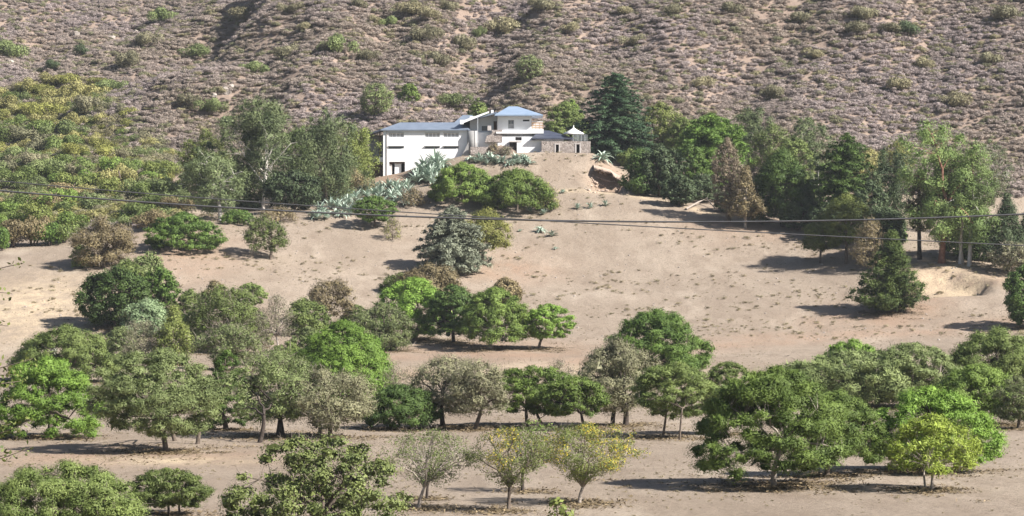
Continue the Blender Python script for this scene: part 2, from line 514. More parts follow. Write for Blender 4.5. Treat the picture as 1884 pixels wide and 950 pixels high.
def bez(a, c, b, n):
    s = np.linspace(0, 1, n)[:, None]
    return (1 - s) ** 2 * a + 2 * s * (1 - s) * c + s * s * b


def build_tree(rng, H, Wd, d, prof='dome', z0=0.25, dens=1.6, clump=0.11, flat=0.65, trunks=((0, 0, 0),), tr=0.03, fork=0.3, leafpx=2.0,
               slim=0.42, droop=0.0, layered=False, lobes=0, twigs=0, cxoff=0.0, gap=0.0, nmax=42000, shell=0.72, quad=False, limbs=8, lean=0.0, leafmin=0.115, yel=None, ragged=0.16, lflat=0.3, cyoff=0.0, paths=(), core=12):
    """returns V,T,tint of the crown and the Tubes of trunk and limbs"""
    R = Wd / 2
    Hc = H * (1 - z0)
    px = d / 2904.0
    L = max(leafmin, leafpx * px)
    rc0 = max(clump * Wd, 1.6 * L)
    area = 2 * math.pi * R * (0.55 * R + 0.5 * Hc)
    ph = rng.uniform(0, 6.28, 4)
    def wob(phi, u):
        return 1 + ragged * (np.sin(2 * phi + ph[0]) * 0.5 + np.sin(3 * phi + ph[1] + 3 * u) * 0.6 + np.sin(5 * phi + ph[2] + 5 * u) * 0.4)
    C, RC, BR = [], [], []
    f = PROF[prof]
    if layered:
        nb = int(layered)
        u = np.sort(rng.random(nb) ** 1.15)
        phi = np.arange(nb) * 2.399 + rng.uniform(-0.4, 0.4, nb)
        for k in range(nb):
            rr = R * f(u[k]) * rng.uniform(0.78, 1.12) * wob(phi[k], u[k])
            zz = z0 * H + u[k] * Hc * 0.985
            nc = max(2, int(rr / (rc0 * 0.95)) + 1)
            for j in range(nc):
                s = (j + 0.8) / nc
                C.append((rr * s * math.cos(phi[k]), rr * s * math.sin(phi[k]), zz - droop * rr * s * s + rng.normal() * 0.05 * rc0))
                RC.append(rc0 * (0.65 + 0.5 * min(1, rr / R)) * (1.15 - 0.35 * s))
    elif lobes:
        for k in range(lobes):
            u = (k + rng.random()) / lobes; phi = k * 2.399 + rng.uniform(-.5, .5)
            rr = R * f(u) * (rng.random() ** 0.5) * 0.72
            lc = np.array([rr * math.cos(phi), rr * math.sin(phi), z0 * H + Hc * u * 0.9])
            lr = rng.uniform(0.22, 0.36) * Wd
            nc = int(rng.integers(7, 12))
            for j in range(nc):
                v = unit(rng.normal(size=3)); v[2] = v[2] * 0.9 + 0.1
                c = lc + v * lr * rng.uniform(0.4, 0.9) * np.array([1, 1, 0.85])
                if c[2] > H * 0.99 or c[2] < z0 * H * 0.7: continue
                C.append(c); RC.append(rc0 * rng.uniform(0.75, 1.25))
    else:
        nc = int(np.clip(1.9 * area / (rc0 * rc0 * 2.1), 14, 230))
        u = rng.random(nc * 6) ** 0.9
        u = u[rng.random(nc * 6) < f(u) * 0.8 + 0.2][:nc]; nc = len(u)
        phi = rng.uniform(0, 2 * math.pi, nc)
        rf = np.where(rng.random(nc) < shell, rng.uniform(0.78, 1.0, nc), rng.random(nc) ** 0.5 * 0.8)
        rr = np.maximum(R * f(u) * wob(phi, u) - rc0 * 0.55, 0.02) * rf
        C = np.c_[rr * np.cos(phi), rr * np.sin(phi), z0 * H + u * (Hc - rc0 * flat * 0.8)]
        top = rng.random(nc) < 0.12
        RC = rc0 * rng.uniform(0.7, 1.3, nc)
    C = np.array(C, float); RC = np.array(RC, float)
    if gap:
        g = np.sin(C[:, 0] / R * 5 + ph[0]) * np.sin(C[:, 1] / R * 5 + ph[1]) + np.sin(C[:, 2] / H * 9 + ph[2]) * 0.7
        keep = g > np.quantile(g, gap); C, RC = C[keep], RC[keep]
    kx = R / max(np.percentile(np.hypot(C[:, 0], C[:, 1]) + RC * 0.62, 93), 0.1)
    C[:, :2] *= kx
    hi = np.max(C[:, 2] + RC * (0.3 if layered else flat) * 0.75)
    C[:, 2] = z0 * H + (C[:, 2] - z0 * H) * (H * 0.995 - z0 * H) / max(hi - z0 * H, 0.1)
    C[:, 0] += cxoff + lean * (C[:, 2] / H) * Wd * 0.5
    C[:, 1] += cyoff
    cc = np.array([cxoff, cyoff, z0 * H + 0.35 * Hc])
    # leaves
    la = L * (L * slim) / 2
    n = int(min(nmax, dens * area * 0.86 / la))
    wgt = RC ** 2; ci = rng.choice(len(C), n, p=wgt / wgt.sum())
    v = unit(rng.normal(size=(n, 3)) + np.array([0, 0, 0.25]))
    rad = (0.3 + 0.66 * rng.random(n) ** 0.5)[:, None]
    fl = lflat if layered and not droop < 0 else flat
    pos = C[ci] + v * RC[ci][:, None] * rad * np.array([1, 1, fl]) * rng.uniform(0.88, 1.1, (n, 1))
    if droop > 0 and not layered: pos[:, 2] -= droop * RC[ci] * rng.random(n) ** 2 * 1.6
    pos[:, 2] = np.maximum(pos[:, 2], 0.03 * H)
    outw = unit(pos - cc)
    nrm = unit(v * 0.95 + outw * 0.4 + rng.normal(size=(n, 3)) * 0.22 + np.array([0, 0, 0.2 + (0.8 if layered else 0)]))
    ct = rng.random(len(C))
    if core:
        # oversized inner leaf cards, added at each clump's heart to keep light out
        cj = np.repeat(np.arange(len(C)), core)
        m = len(cj)
        pos = np.r_[pos, C[cj] + unit(rng.normal(size=(m, 3))) * RC[cj][:, None] * .34 * rng.random((m, 1)) * np.array([1, 1, fl])]
        nrm = np.r_[nrm, unit(rng.normal(size=(m, 3)) + np.array([0, 0, .5]))]
        ci = np.r_[ci, cj]
    V, T = leaves(pos, nrm, L, L * slim, rng, droop * 0.8, quad)
    k = 4 if quad else 3
    if core:
        # the added light-blocking cards are wider than the outer leaves
        Vr = V.reshape(-1, k, 3); big = np.arange(n, n + m)
        cen = Vr[big].mean(1, keepdims=True)
        Vr[big] = cen + (Vr[big] - cen) * np.clip(RC[cj] * 0.95 / L, 1, 12)[:, None, None] * np.array([1, 1, .8 if fl > .4 else .5])
        V = Vr.reshape(-1, 3); n += m
    tint = np.clip(0.78 * ct[ci] + 0.22 * rng.random(n), 0, 1)
    ysel = None
    if yel is not None:
        g = np.array(yel); ysel = np.zeros(len(C), bool)
        for (ax, az, ar) in g:
            ysel |= np.hypot((C[:, 0] - cxoff) / R - ax, C[:, 2] / H - az) < ar
        ysel = ysel[ci] & (rng.random(n) < 0.27)
    tub = Tubes()
    LP, LR = [], []
    sel = [int(np.argmax(C[:, 2]))]
    for _ in range(limbs - 1):
        dd = np.min(np.linalg.norm(C[:, None] - C[sel][None], axis=2), axis=1) * (1 if True else 0)
        sel.append(int(np.argmax(dd)))
    r0 = tr * H
    for ti, b in enumerate(trunks):
        b = np.array(b, float)
        topz = fork * H
        tp = b + np.array([rng.normal() * 0.05 * H + (cxoff - b[0]) * 0.25, rng.normal() * 0.04 * H, topz])
        if layered or prof in ('cone', 'column', 'cedar') :
            tp = np.array([b[0] * 0.3 + cxoff, 0, H * 0.93]); tp[0] += lean * Wd * 0.45
        p = bez(b - np.array([0, 0, 0.35]), (b + tp) / 2 + np.array([rng.normal() * 0.03 * H, rng.normal() * .02 * H, 0]), tp, 7)
        rs = np.linspace(1.25, 0.72 if not layered else 0.12, 7); rs[0] = 1.55
        rk = r0 * (1 if ti == 0 else 0.8)
        tub.add(p, rk * rs, 7)
        LP.append(p[2:]); LR.append(rk * rs[2:])
        mine = sel[ti::len(trunks)]
        if not layered:
            for s in mine:
                e = C[s]
                q0 = tp if prof not in ('cone', 'column', 'cedar') else p[min(5, 2 + int(4 * e[2] / H))]
                ctrl = q0 * 0.45 + e * 0.55 + np.array([0, 0, 0.12 * H]); ctrl[:2] = q0[:2] * 0.6 + e[:2] * 0.4
                q = bez(q0, ctrl, e, 7)
                q[1:-1] += rng.normal(size=(5, 3)) * 0.012 * H
                rr = rk * np.linspace(0.62, 0.12, 7)
                tub.add(q, rr, 5); LP.append(q); LR.append(rr)
    for pl, rr in paths:
        tub.add(np.array(pl, float), np.linspace(rr, rr * .35, len(pl)), 6)
    LPa = np.concatenate(LP); LRa = np.concatenate(LR)
    for i in range(len(C)):
        if i in sel and not layered: continue
        dd = np.linalg.norm(LPa - C[i], axis=1) + np.maximum(0, LPa[:, 2] - C[i][2]) * 1.5
        if layered: dd = np.abs(LPa[:, 2] - C[i][2]) + np.hypot(LPa[:, 0] - C[i][0], LPa[:, 1] - C[i][1]) * .2
        j = int(np.argmin(dd))
        a = LPa[j]
        if layered:
            a = np.array([np.interp(C[i][2], LPa[:, 2], LPa[:, 0]), np.interp(C[i][2], LPa[:, 2], LPa[:, 1]), C[i][2]])
        m = (a + C[i]) / 2 + np.array([0, 0, 0.06 * np.linalg.norm(C[i] - a)])
        rr = max(min(LRa[j] * 0.5, 0.02 * H * 0.4), 0.012)
        tub.add(np.array([a, m, C[i]]), [rr, rr * 0.7, rr * 0.3], 3, cap=False)
    tw = None
    if twigs:
        m = twigs
        c2 = rng.choice(len(C), m)
        v = unit(rng.normal(size=(m, 3)) * 0.7 + unit(C[c2] - np.array([cxoff, 0, fork * H])))
        b0 = C[c2] + rng.normal(size=(m, 3)) * RC[c2][:, None] * 0.45
        ln = RC[c2][:, None] * rng.uniform(0.3, 0.85, (m, 1))
        sd_ = unit(np.cross(v, rng.normal(size=(m, 3)))) * max(0.012, px * 0.22)
        tw = (np.stack([b0 - sd_, b0 + sd_, b0 + v * ln], 1).reshape(-1, 3), np.arange(3 * m).reshape(m, 3))
    return V, T, np.repeat(tint, k), tub, tw, (None if ysel is None else np.repeat(ysel, k)), k


STYLE = {
    # broad, feathery dome
    'dome': dict(core=18, prof='dome', z0=.22, dens=1.7, clump=.085, flat=.62, slim=.42, ragged=.11),
    'umbrella': dict(core=16, prof='umbrella', z0=.36, dens=1.6, clump=.085, flat=.5, slim=.42, twigs=400, ragged=.12),
    'airy': dict(core=5, prof='round', z0=.22, dens=1.35, clump=.12, flat=.75, slim=.42, twigs=1500),
    'dense': dict(prof='round', z0=.06, dens=1.7, clump=.10, flat=.8, slim=.7),
    'bush': dict(prof='dome', z0=.04, dens=1.4, clump=.13, flat=.75, slim=.5, fork=.12, tr=.02, twigs=250),
    'dry': dict(core=0, prof='dome', z0=.08, dens=.75, clump=.13, flat=.8, slim=.4, fork=.15, tr=.02, twigs=900),
    'sparse': dict(core=0, prof='vase', z0=.30, dens=.36, clump=.075, flat=.7, slim=.5, twigs=1500, fork=.27, tr=.022, shell=.5, limbs=10),
    'euc': dict(core=6, prof='oval', z0=.22, lobes=11, dens=1.7, clump=.115, flat=.8, slim=.4, droop=.5, fork=.36, tr=.018, gap=.12, limbs=9),
    'weep': dict(core=8, prof='oval', z0=.1, lobes=12, dens=1.3, clump=.12, flat=1.0, slim=.35, droop=1.1, fork=.4, tr=.018, limbs=8),
    'cedar': dict(prof='cedar', z0=.03, layered=78, dens=2.4, clump=.10, slim=.5, droop=.10, tr=.022, fork=.5),
    'pine': dict(prof='oval', z0=.16, dens=1.5, clump=.13, flat=.8, slim=.35, tr=.022, fork=.45),
    'pinecone': dict(prof='cone', z0=.05, layered=90, lflat=.55, dens=1.9, clump=.13, slim=.35, droop=-.12, tr=.022, fork=.5),
    'pinelayer': dict(prof='oval', z0=.12, layered=120, lflat=.5, dens=2.0, clump=.12, slim=.4, droop=.04, tr=.022, fork=.5),
    'conifer': dict(core=8, prof='cone', z0=.12, dens=1.2, clump=.14, flat=.9, slim=.4, tr=.02, fork=.5, twigs=500, droop=.3),
    'column': dict(prof='column', z0=.06, dens=1.3, clump=.16, flat=.9, slim=.45, tr=.02, fork=.5),
}
CATS = {}
NT = [0]
LEAFN = [0]
STANDS = []


def tree(name, style, pal, px, py, wpx, top, label, cat='tree', bark='brown', group=None, trunks=None, cx=None, dmin=60.0, dd=0.0, **kw):
    NT[0] += 1
    rng = np.random.default_rng(1000 + NT[0])
    b = hit(px, py, dmin)
    d = b[1]
    H = (py - top) / F * d
    Wd = wpx / F * d
    st = dict(STYLE[style]); st.update(kw)
    if style in ('dome', 'umbrella', 'airy'): st['z0'] *= 0.68; Wd *= {'dome': 1.05, 'umbrella': 1.08, 'airy': 1.05}[style]
    tk = [(0, 0, 0)]
    if trunks:
        for (qx, qy) in trunks:
            q = hit(qx, qy, dmin) - b
            tk.append(tuple(q))
    root = empty(name, tuple(b), label, cat, group)
    V, T, tint, tub, tw, ys, k = build_tree(rng, H, Wd, d, trunks=tk, cxoff=((cx - px) / F * d if cx is not None else 0.0), **st)
    STANDS.append((b[0], b[1], Wd / 2, style))
    LEAFN[0] += len(T) * (k - 2)
    if ys is not None:
        # yellow and green foliage are told apart: two parts
        fy = ys.reshape(-1, k)[:, 0]
        for nm, sel, pl in (('crown', ~fy, pal), ('yellow_foliage', fy, 'yellow')):
            n = int(sel.sum())
            if n == 0: continue
            link(nm, tri_mesh(nm, V.reshape(-1, k, 3)[sel].reshape(-1, 3), np.arange(n * k).reshape(n, k), LM[pl], tint.reshape(-1, k)[sel].ravel()), root)
    else:
        link('crown', tri_mesh('crown', V, T, LM[pal], tint), root)
    link('trunk', tub.mesh('trunk', BK[bark]), root)
    if tw is not None:
        tag(link('fine_twigs', tri_mesh('fine_twigs', tw[0], tw[1], BK['twig']), root), kind='stuff')
    return root

# ------------------------------------------------------------------ the villa on the knoll
class MB:
    def __init__(self): self.V, self.Q, self.T = [], [], []
    def box(self, x0, x1, y0, y1, z0, z1):
        n = len(self.V)
        self.V += [(x0, y0, z0), (x1, y0, z0), (x1, y1, z0), (x0, y1, z0), (x0, y0, z1), (x1, y0, z1), (x1, y1, z1), (x0, y1, z1)]
        self.Q += [[n + a for a in f] for f in ((0, 3, 2, 1), (4, 5, 6, 7), (0, 1, 5, 4), (1, 2, 6, 5), (2, 3, 7, 6), (3, 0, 4, 7))]
        return self
    def slab(self, top, th):
        """closed slab under a polygon of 3-D points"""
        n = len(self.V); k = len(top)
        self.V += [tuple(p) for p in top] + [(p[0], p[1], p[2] - th) for p in top]
        self.Q.append([n + i for i in range(k)]); self.Q.append([n + k + i for i in reversed(range(k))])
        for i in range(k):
            j = (i + 1) % k
            self.Q.append([n + i, n + k + i, n + k + j, n + j])
        return self
    def prism(self, poly, y0, y1):
        """outline in (x, z) pushed back from y0 to y1"""
        n = len(self.V); k = len(poly)
        self.V += [(x, y0, z) for x, z in poly] + [(x, y1, z) for x, z in poly]
        self.Q.append([n + i for i in range(k)]); self.Q.append([n + k + i for i in reversed(range(k))])
        for i in range(k):
            j = (i + 1) % k
            self.Q.append([n + i, n + k + i, n + k + j, n + j])
        return self
    def hip(self, x0, x1, y0, y1, ze, rx0, rx1, ry, zr, th=0.18):
        n = len(self.V)
        self.V += [(x0, y0, ze), (x1, y0, ze), (x1, y1, ze), (x0, y1, ze), (rx0, ry, zr), (rx1, ry, zr)]
        self.V += [(x0, y0, ze - th), (x1, y0, ze - th), (x1, y1, ze - th), (x0, y1, ze - th)]
        for f in ((0, 1, 5, 4), (1, 2, 5), (2, 3, 4, 5), (3, 0, 4), (0, 6, 7, 1), (1, 7, 8, 2), (2, 8, 9, 3), (3, 9, 6, 0), (9, 8, 7, 6)): self.Q.append([n + a for a in f])
        return self
    def wall(self, x0, x1, z0, z1, y0, th, holes):
        xs = sorted({x0, x1, *[h[0] for h in holes], *[h[1] for h in holes]}); zs = sorted({z0, z1, *[h[2] for h in holes], *[h[3] for h in holes]})
        for a, b in zip(xs[:-1], xs[1:]):
            run = None
            for c, d in zip(zs[:-1], zs[1:]):
                mx, mz = (a + b) / 2, (c + d) / 2
                solid = not any(h[0] < mx < h[1] and h[2] < mz < h[3] for h in holes)
                if solid: run = (run[0], d) if run else (c, d)
                if (not solid or d == zs[-1]) and run: self.box(a, b, y0, y0 + th, *run); run = None
        return self
    def build(self, name, mat, parent=None, label=None):
        bm = bmesh.new()
        vs_ = [bm.verts.new(v) for v in self.V]
        for f in self.Q: bm.faces.new([vs_[i] for i in f])
        bmesh.ops.recalc_face_normals(bm, faces=bm.faces)
        me = bpy.data.meshes.new(name); bm.to_mesh(me); bm.free()
        me.materials.append(mat)
        o = link(name, me, parent)
        if label: o['label'] = label
        return o


M_WHITE = rough_mat('white_paint', (.74, .745, .76), (.82, .825, .84), 0.6, 0.75, 0.05)
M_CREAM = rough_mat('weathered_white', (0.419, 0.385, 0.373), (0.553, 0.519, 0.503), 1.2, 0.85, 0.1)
M_ROOF = rough_mat('blue_grey_roof', (0.126, 0.155, 0.204), (0.172, 0.205, 0.264), 0.8, 0.42, 0.05, spec=0.5)
M_ROOF_SHEEN = rough_mat('sky_sheen_roof', (0.193, 0.260, 0.364), (0.243, 0.310, 0.416), 0.8, 0.40, 0.05, spec=0.5)  # roof blue-grey lightened: sky reflection off the tilted hip put into the colour
M_SLATE = rough_mat('dark_slate_roof', (0.033, 0.039, 0.061), (0.063, 0.071, 0.100), 1.5, 0.5, 0.1, spec=0.4)
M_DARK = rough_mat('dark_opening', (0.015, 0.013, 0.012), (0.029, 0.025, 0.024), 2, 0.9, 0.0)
M_WOOD = rough_mat('brown_wood', (0.084, 0.046, 0.030), (0.142, 0.084, 0.056), 2, 0.7, 0.1)
M_RAIL = rough_mat('orange_wood', (0.352, 0.209, 0.104), (0.460, 0.293, 0.165), 2, 0.7, 0.1)
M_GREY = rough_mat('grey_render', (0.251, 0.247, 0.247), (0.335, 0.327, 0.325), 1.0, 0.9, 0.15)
M_GLASS = rough_mat('window_glass', (0.084, 0.096, 0.113), (0.134, 0.147, 0.165), 0.5, 0.12, 0.0, spec=0.6)
M_CURT = rough_mat('curtained_glass', (0.285, 0.285, 0.295), (0.419, 0.419, 0.425), 1.5, 0.25, 0.0, spec=0.5)
M_METAL = rough_mat('grey_metal', (0.201, 0.218, 0.234), (0.285, 0.301, 0.321), 3, 0.5, 0.0, spec=0.5)
M_EARTH = rough_mat('earth_bank', (0.301, 0.226, 0.182), (0.419, 0.335, 0.277), 1.5, .95, .3)
M_CANVAS = rough_mat('white_canvas', (0.653, 0.636, 0.624), (0.712, 0.695, 0.694), 2, 0.9, 0.05)
# rubble stone
M_STONE, t, out = new_mat('rubble_stone')
tc = N(t, 'ShaderNodeTexCoord')
vo = N(t, 'ShaderNodeTexVoronoi', inp={'Scale': 2.6}); t.links.new(tc.outputs['Object'], vo.inputs['Vector'])
vd = N(t, 'ShaderNodeTexVoronoi', feature='DISTANCE_TO_EDGE', inp={'Scale': 2.6}); t.links.new(tc.outputs['Object'], vd.inputs['Vector'])
sx = N(t, 'ShaderNodeSeparateColor'); t.links.new(vo.outputs['Color'], sx.inputs[0])
c = mixc(t, sx.outputs[0], (0.243, 0.205, 0.186), (0.385, 0.339, 0.316))
c = mixc(t, ramp(t, vd.outputs['Distance'], 0.0, 0.05), (0.251, 0.218, 0.199), c)
p = N(t, 'ShaderNodeBsdfPrincipled', inp={'Roughness': 0.92}); t.links.new(c, p.inputs['Base Color'])
bp = N(t, 'ShaderNodeBump', inp={'Strength': 0.8, 'Distance': 0.06}); t.links.new(ramp(t, vd.outputs['Distance'], 0, 0.12), bp.inputs['Height']); t.links.new(bp.outputs[0], p.inputs['Normal'])
t.links.new(p.outputs[0], out.inputs['Surface'])

D0 = 507.0
def X(px, d=D0): return (px - CX) / F * d
def Zp(py, d=D0): return CAMZ + (HZ - py) / F * d

villa = empty('villa', (X(860), D0, 0), 'white two-storey villa with blue-grey roofs crowning the knoll', 'house')
VOFF = np.array([X(860), D0, 0])
class VB(MB):
    def build(self, name, mat, parent=None, label=None):
        if parent is villa or (parent is not None and parent.get('_v')):
            self.V = [(x - VOFF[0], y - VOFF[1], z) for x, y, z in self.V]
        o = MB.build(self, name, mat, parent, label); return o

# long wing
wx0, wx1 = X(705), X(863)
zt, zb = Zp(239), Zp(328)
up = [(X(a), X(b), Zp(252.5), Zp(245.2)) for a, b in ((715, 743), (782, 809), (816, 844))]
lo = [(X(a), X(b), Zp(273.5), Zp(269.5)) for a, b in ((715, 743), (782, 809), (816, 844))]
door = (X(716), X(745), Zp(321), Zp(298))
VB().wall(wx0, wx1, zb, zt, D0, 0.35, up + lo + [door]).build('facade', M_WHITE, villa)
VB().box(wx0, wx0 + 0.35, D0 + 0.352, D0 + 9, zb, zt).box(wx0 + 0.353, wx1, D0 + 8.65, D0 + 9, zb, zt - 0.003).box(wx1 - 0.35, wx1 - 0.003, D0 + 0.352, D0 + 8.6, zb, zt - 0.003).build('rear_wall', M_WHITE, villa)
VB().hip(wx0 - 0.45, wx1 + 0.2, D0 - 0.45, D0 + 9.5, zt + 0.02, X(734), X(850), D0 + 4.6, Zp(225.5, 511.6)).build('wing_roof', M_ROOF, villa)
VB().hip(X(822), X(884), D0 + 3.2, D0 + 11, zt + 0.3, X(850), X(868), D0 + 7, Zp(212, 514)).build('middle_roof', M_ROOF, villa)
for k, (a, b, c_, d_) in enumerate(up):
    f = VB().box(a, b, D0 + 0.16, D0 + 0.24, c_, c_ + 0.05).box(a, b, D0 + 0.16, D0 + 0.24, d_ - 0.05, d_)
    for j in range(5):
        xx = a + (b - a) * j / 4
        f.box(max(a, xx - 0.04), min(b, xx + 0.04), D0 + 0.158, D0 + 0.238, c_ + 0.052, d_ - 0.052)
    w_ = f.build('window', M_WHITE, villa)
    for j in range(4):
        q0, q1 = a + (b - a) * j / 4 + 0.045, a + (b - a) * (j + 1) / 4 - 0.045
        MB().box(q0 - VOFF[0], q1 - VOFF[0], 0.19, 0.21, c_ + 0.05, d_ - 0.05).build('pane', M_CURT, w_)
    VB().box(a - 0.06, b + 0.06, D0 - 0.16, D0 + 0.1, d_ + 0.01, d_ + 0.07).build('lintel', M_GREY, villa)
for k, (a, b, c_, d_) in enumerate(lo):
    w_ = VB().box(a, b, D0 + 0.2, D0 + 0.26, c_, d_).build('slot_window', M_GLASS, villa)
    VB().box(a - 0.08, b + 0.08, D0 - 0.26, D0 + 0.15, d_ + 0.005, d_ + 0.075).build('awning', M_GREY, villa)
dx0, dx1, dz0, dz1 = door
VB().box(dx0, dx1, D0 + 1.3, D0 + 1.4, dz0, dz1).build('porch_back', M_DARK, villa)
VB().box(X(726), X(738), D0 + 0.5, D0 + 0.62, dz0, Zp(301)).build('door', M_WHITE, villa)
VB().box(X(716.2), X(721), D0 + 0.4, D0 + 0.55, dz0, Zp(303)).build('porch_pier', M_CREAM, villa)
VB().box(X(716.2), X(744.8), D0 + 0.25, D0 + 0.7, Zp(301), Zp(298.4)).build('beam', M_WOOD, villa)
VB().box(X(711.2), X(712.4), D0 - 0.12, D0 - 0.01, Zp(330), Zp(240)).build('downpipe', M_CREAM, villa)
# lean-to at the left end
VB().slab([(X(674), D0 + 1.0, Zp(245.5)), (X(704.8), D0 + 1.0, Zp(236)), (X(704.8), D0 + 8, Zp(236)), (X(674), D0 + 8, Zp(245.5))], 0.32).build('lean_to_roof', M_SLATE, villa)
VB().box(X(697), X(699.5), D0 + 1.4, D0 + 1.7, Zp(330), Zp(243.5)).build('post', M_WOOD, villa)
VB().box(X(697), X(704.8), D0 + 0.6, D0 + 4, Zp(298), Zp(289)).build('ledge', M_WHITE, villa)
VB().box(X(683), X(704.8), D0 + 2.2, D0 + 2.4, Zp(330), Zp(298)).build('gate', M_WOOD, villa)
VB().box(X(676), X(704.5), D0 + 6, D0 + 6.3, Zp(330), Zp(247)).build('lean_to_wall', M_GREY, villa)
# grey rounded corner with its pole
bm = bmesh.new()
bmesh.ops.create_cone(bm, segments=20, radius1=0.95, radius2=0.9, depth=4.3, cap_ends=True)
me = bpy.data.meshes.new('corner_tower'); bm.to_mesh(me); bm.free(); me.materials.append(M_GREY)
for q in me.polygons: q.use_smooth = abs(q.normal.z) < 0.5
o = link('corner_tower', me, villa, (X(869.5) - VOFF[0], -0.2, Zp(264)))
VB().prism([(X(848), Zp(290)), (X(862), Zp(262)), (X(864), Zp(262)), (X(864), Zp(292))], D0 - 0.9, D0 - 0.55).build('stair_wall', M_GREY, villa)
tb = Tubes(); tb.add([(X(879) - VOFF[0], -1.3, Zp(290)), (X(879) - VOFF[0], -1.3, Zp(214))], 0.06, 6); link('pole', tb.mesh('pole', M_METAL), villa)
# recessed left block of the upper house
bx0, bx1 = X(864), X(915)
VB().wall(bx0, bx1, Zp(270), Zp(213), D0 + 3, 0.3, [(X(908), X(914), Zp(240), Zp(222)), (X(886), X(897), Zp(240), Zp(231))]).build('side_wall', M_WHITE, villa)
VB().box(X(908), X(914), D0 + 3.1, D0 + 3.2, Zp(240), Zp(222)).build('door', M_WOOD, villa)
VB().box(X(886), X(897), D0 + 3.12, D0 + 3.2, Zp(240), Zp(231)).build('window', M_GLASS, villa)
VB().slab([(X(849), D0 - 0.3, Zp(223)), (X(914), D0 - 0.3, Zp(206)), (X(914), D0 + 10, Zp(206)), (X(849), D0 + 10, Zp(223))], 0.3).build('sloping_roof', M_ROOF, villa)
VB().prism([(X(847.5), Zp(227.5)), (X(852), Zp(222)), (X(900), Zp(205)), (X(900), Zp(208)), (X(855), Zp(226))], D0 - 0.5, D0 - 0.305).build('fascia', M_WHITE, villa)
VB().box(X(846.5), X(853), D0 - 0.6, D0 + 0.2, Zp(229), Zp(221)).build('gutter_box', M_WHITE, villa)
VB().box(X(876), X(916), D0 + 0.6, D0 + 3, Zp(285), Zp(243.5)).build('lower_block', M_WHITE, villa)
VB().prism([(X(892), Zp(262)), (X(896), Zp(250)), (X(905), Zp(247)), (X(905), Zp(239.5)), (X(924), Zp(239.5)), (X(924), Zp(262))], D0 - 0.7, D0 + 0.58).build('stone_stair', M_STONE, villa)
VB().box(X(897), X(904), D0 - 0.4, D0 + 0.4, Zp(240.5), Zp(231)).build('planter', M_CREAM, villa)
# upper house
ax0, ax1 = X(915.5), X(977.5)
win = (X(935), X(945.5), Zp(236.5), Zp(221)); slot = (X(962), X(974), Zp(223.5), Zp(220.5))
VB().wall(ax0, ax1, Zp(244), Zp(211.5), D0, 0.3, [win, slot]).box(ax0, ax0 + 0.3, D0 + 0.303, D0 + 9, Zp(262), Zp(211.6)).box(ax1 - 0.3, ax1, D0 + 0.303, D0 + 9, Zp(262), Zp(211.6)).box(ax0 + .303, ax1 - .303, D0 + 8.7, D0 + 8.99, Zp(262), Zp(211.6)).build('upper_wall', M_WHITE, villa)
fr = VB().box(win[0], win[1], D0 + 0.12, D0 + 0.2, win[2], win[2] + 0.08).box(win[0], win[1], D0 + 0.12, D0 + 0.2, win[3] - 0.08, win[3])
for f_ in (0, 0.5, 1):
    xx = win[0] + (win[1] - win[0]) * f_
    fr.box(max(win[0], xx - 0.05), min(win[1], xx + 0.05), D0 + 0.118, D0 + 0.198, win[2] + 0.082, win[3] - 0.082)
w_ = fr.build('window', M_GREY, villa)
zm = win[2] + (win[3] - win[2]) * 0.55
for s in (0, 1):
    q0 = win[0] + (win[1] - win[0]) * s / 2 + 0.055; q1 = win[0] + (win[1] - win[0]) * (s + 1) / 2 - 0.055
    MB().box(q0 - VOFF[0], q1 - VOFF[0], 0.15, 0.17, win[2] + 0.08, zm).build('pane', M_CURT, w_)
    MB().box(q0 - VOFF[0], q1 - VOFF[0], 0.15, 0.17, zm, win[3] - 0.08).build('pane', M_GLASS, w_)
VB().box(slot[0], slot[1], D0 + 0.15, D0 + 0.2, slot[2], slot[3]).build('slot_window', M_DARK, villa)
VB().hip(X(910), X(999), D0 - 1.3, D0 + 10.3, Zp(211.3, 505.7), X(936), X(952), D0 + 4.4, Zp(196, 511.4), 0.2).build('hip_roof', M_ROOF_SHEEN, villa)
VB().box(X(903), X(908), D0 + 4, D0 + 4.6, Zp(210), Zp(201)).build('chimney', M_WHITE, villa)
VB().box(X(913), X(1000), D0 - 0.9, D0 + 8.5, Zp(246.2), Zp(243.2)).build('balcony_slab', M_WHITE, villa)
VB().box(X(978), X(1000), D0 - 0.898, D0 - 0.75, Zp(243.1), Zp(238)).build('balcony_parapet', M_WHITE, villa)
rl = VB()
for f_ in (978.6, 985, 992, 998): rl.box(X(f_), X(f_ + 0.9), D0 - 0.86, D0 - 0.78, Zp(237.9), Zp(226))
for z_ in (226.1, 231, 235): rl.box(X(978.5), X(999), D0 - 0.9, D0 - 0.865, Zp(z_ + 1.6), Zp(z_))
rl.build('balcony_railing', M_RAIL, villa)
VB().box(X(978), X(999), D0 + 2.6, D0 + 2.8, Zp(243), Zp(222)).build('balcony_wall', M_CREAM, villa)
VB().box(X(915.6), X(985), D0 - 0.2, D0 + 0.2, Zp(254), Zp(246.3)).build('painted_shade_band', M_GREY, villa)  # grey painted in for the shade below the balcony slab
lw = (X(948), X(960), Zp(259), Zp(252.6))
VB().wall(X(915.6), X(992), Zp(290), Zp(252), D0 - 0.62, 0.3, [lw]).build('lower_wall', M_WHITE, villa)
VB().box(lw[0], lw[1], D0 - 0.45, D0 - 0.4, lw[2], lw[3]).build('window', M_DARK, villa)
VB().box(X(951), X(1002), D0 - 2.2, D0 - 0.64, Zp(292), Zp(259.5)).build('terrace_wall', M_WHITE, villa)
VB().box(X(937.5), X(950.8), D0 - 1.9, D0 - 0.66, Zp(276), Zp(262.5)).build('garage_mouth', M_DARK, villa)
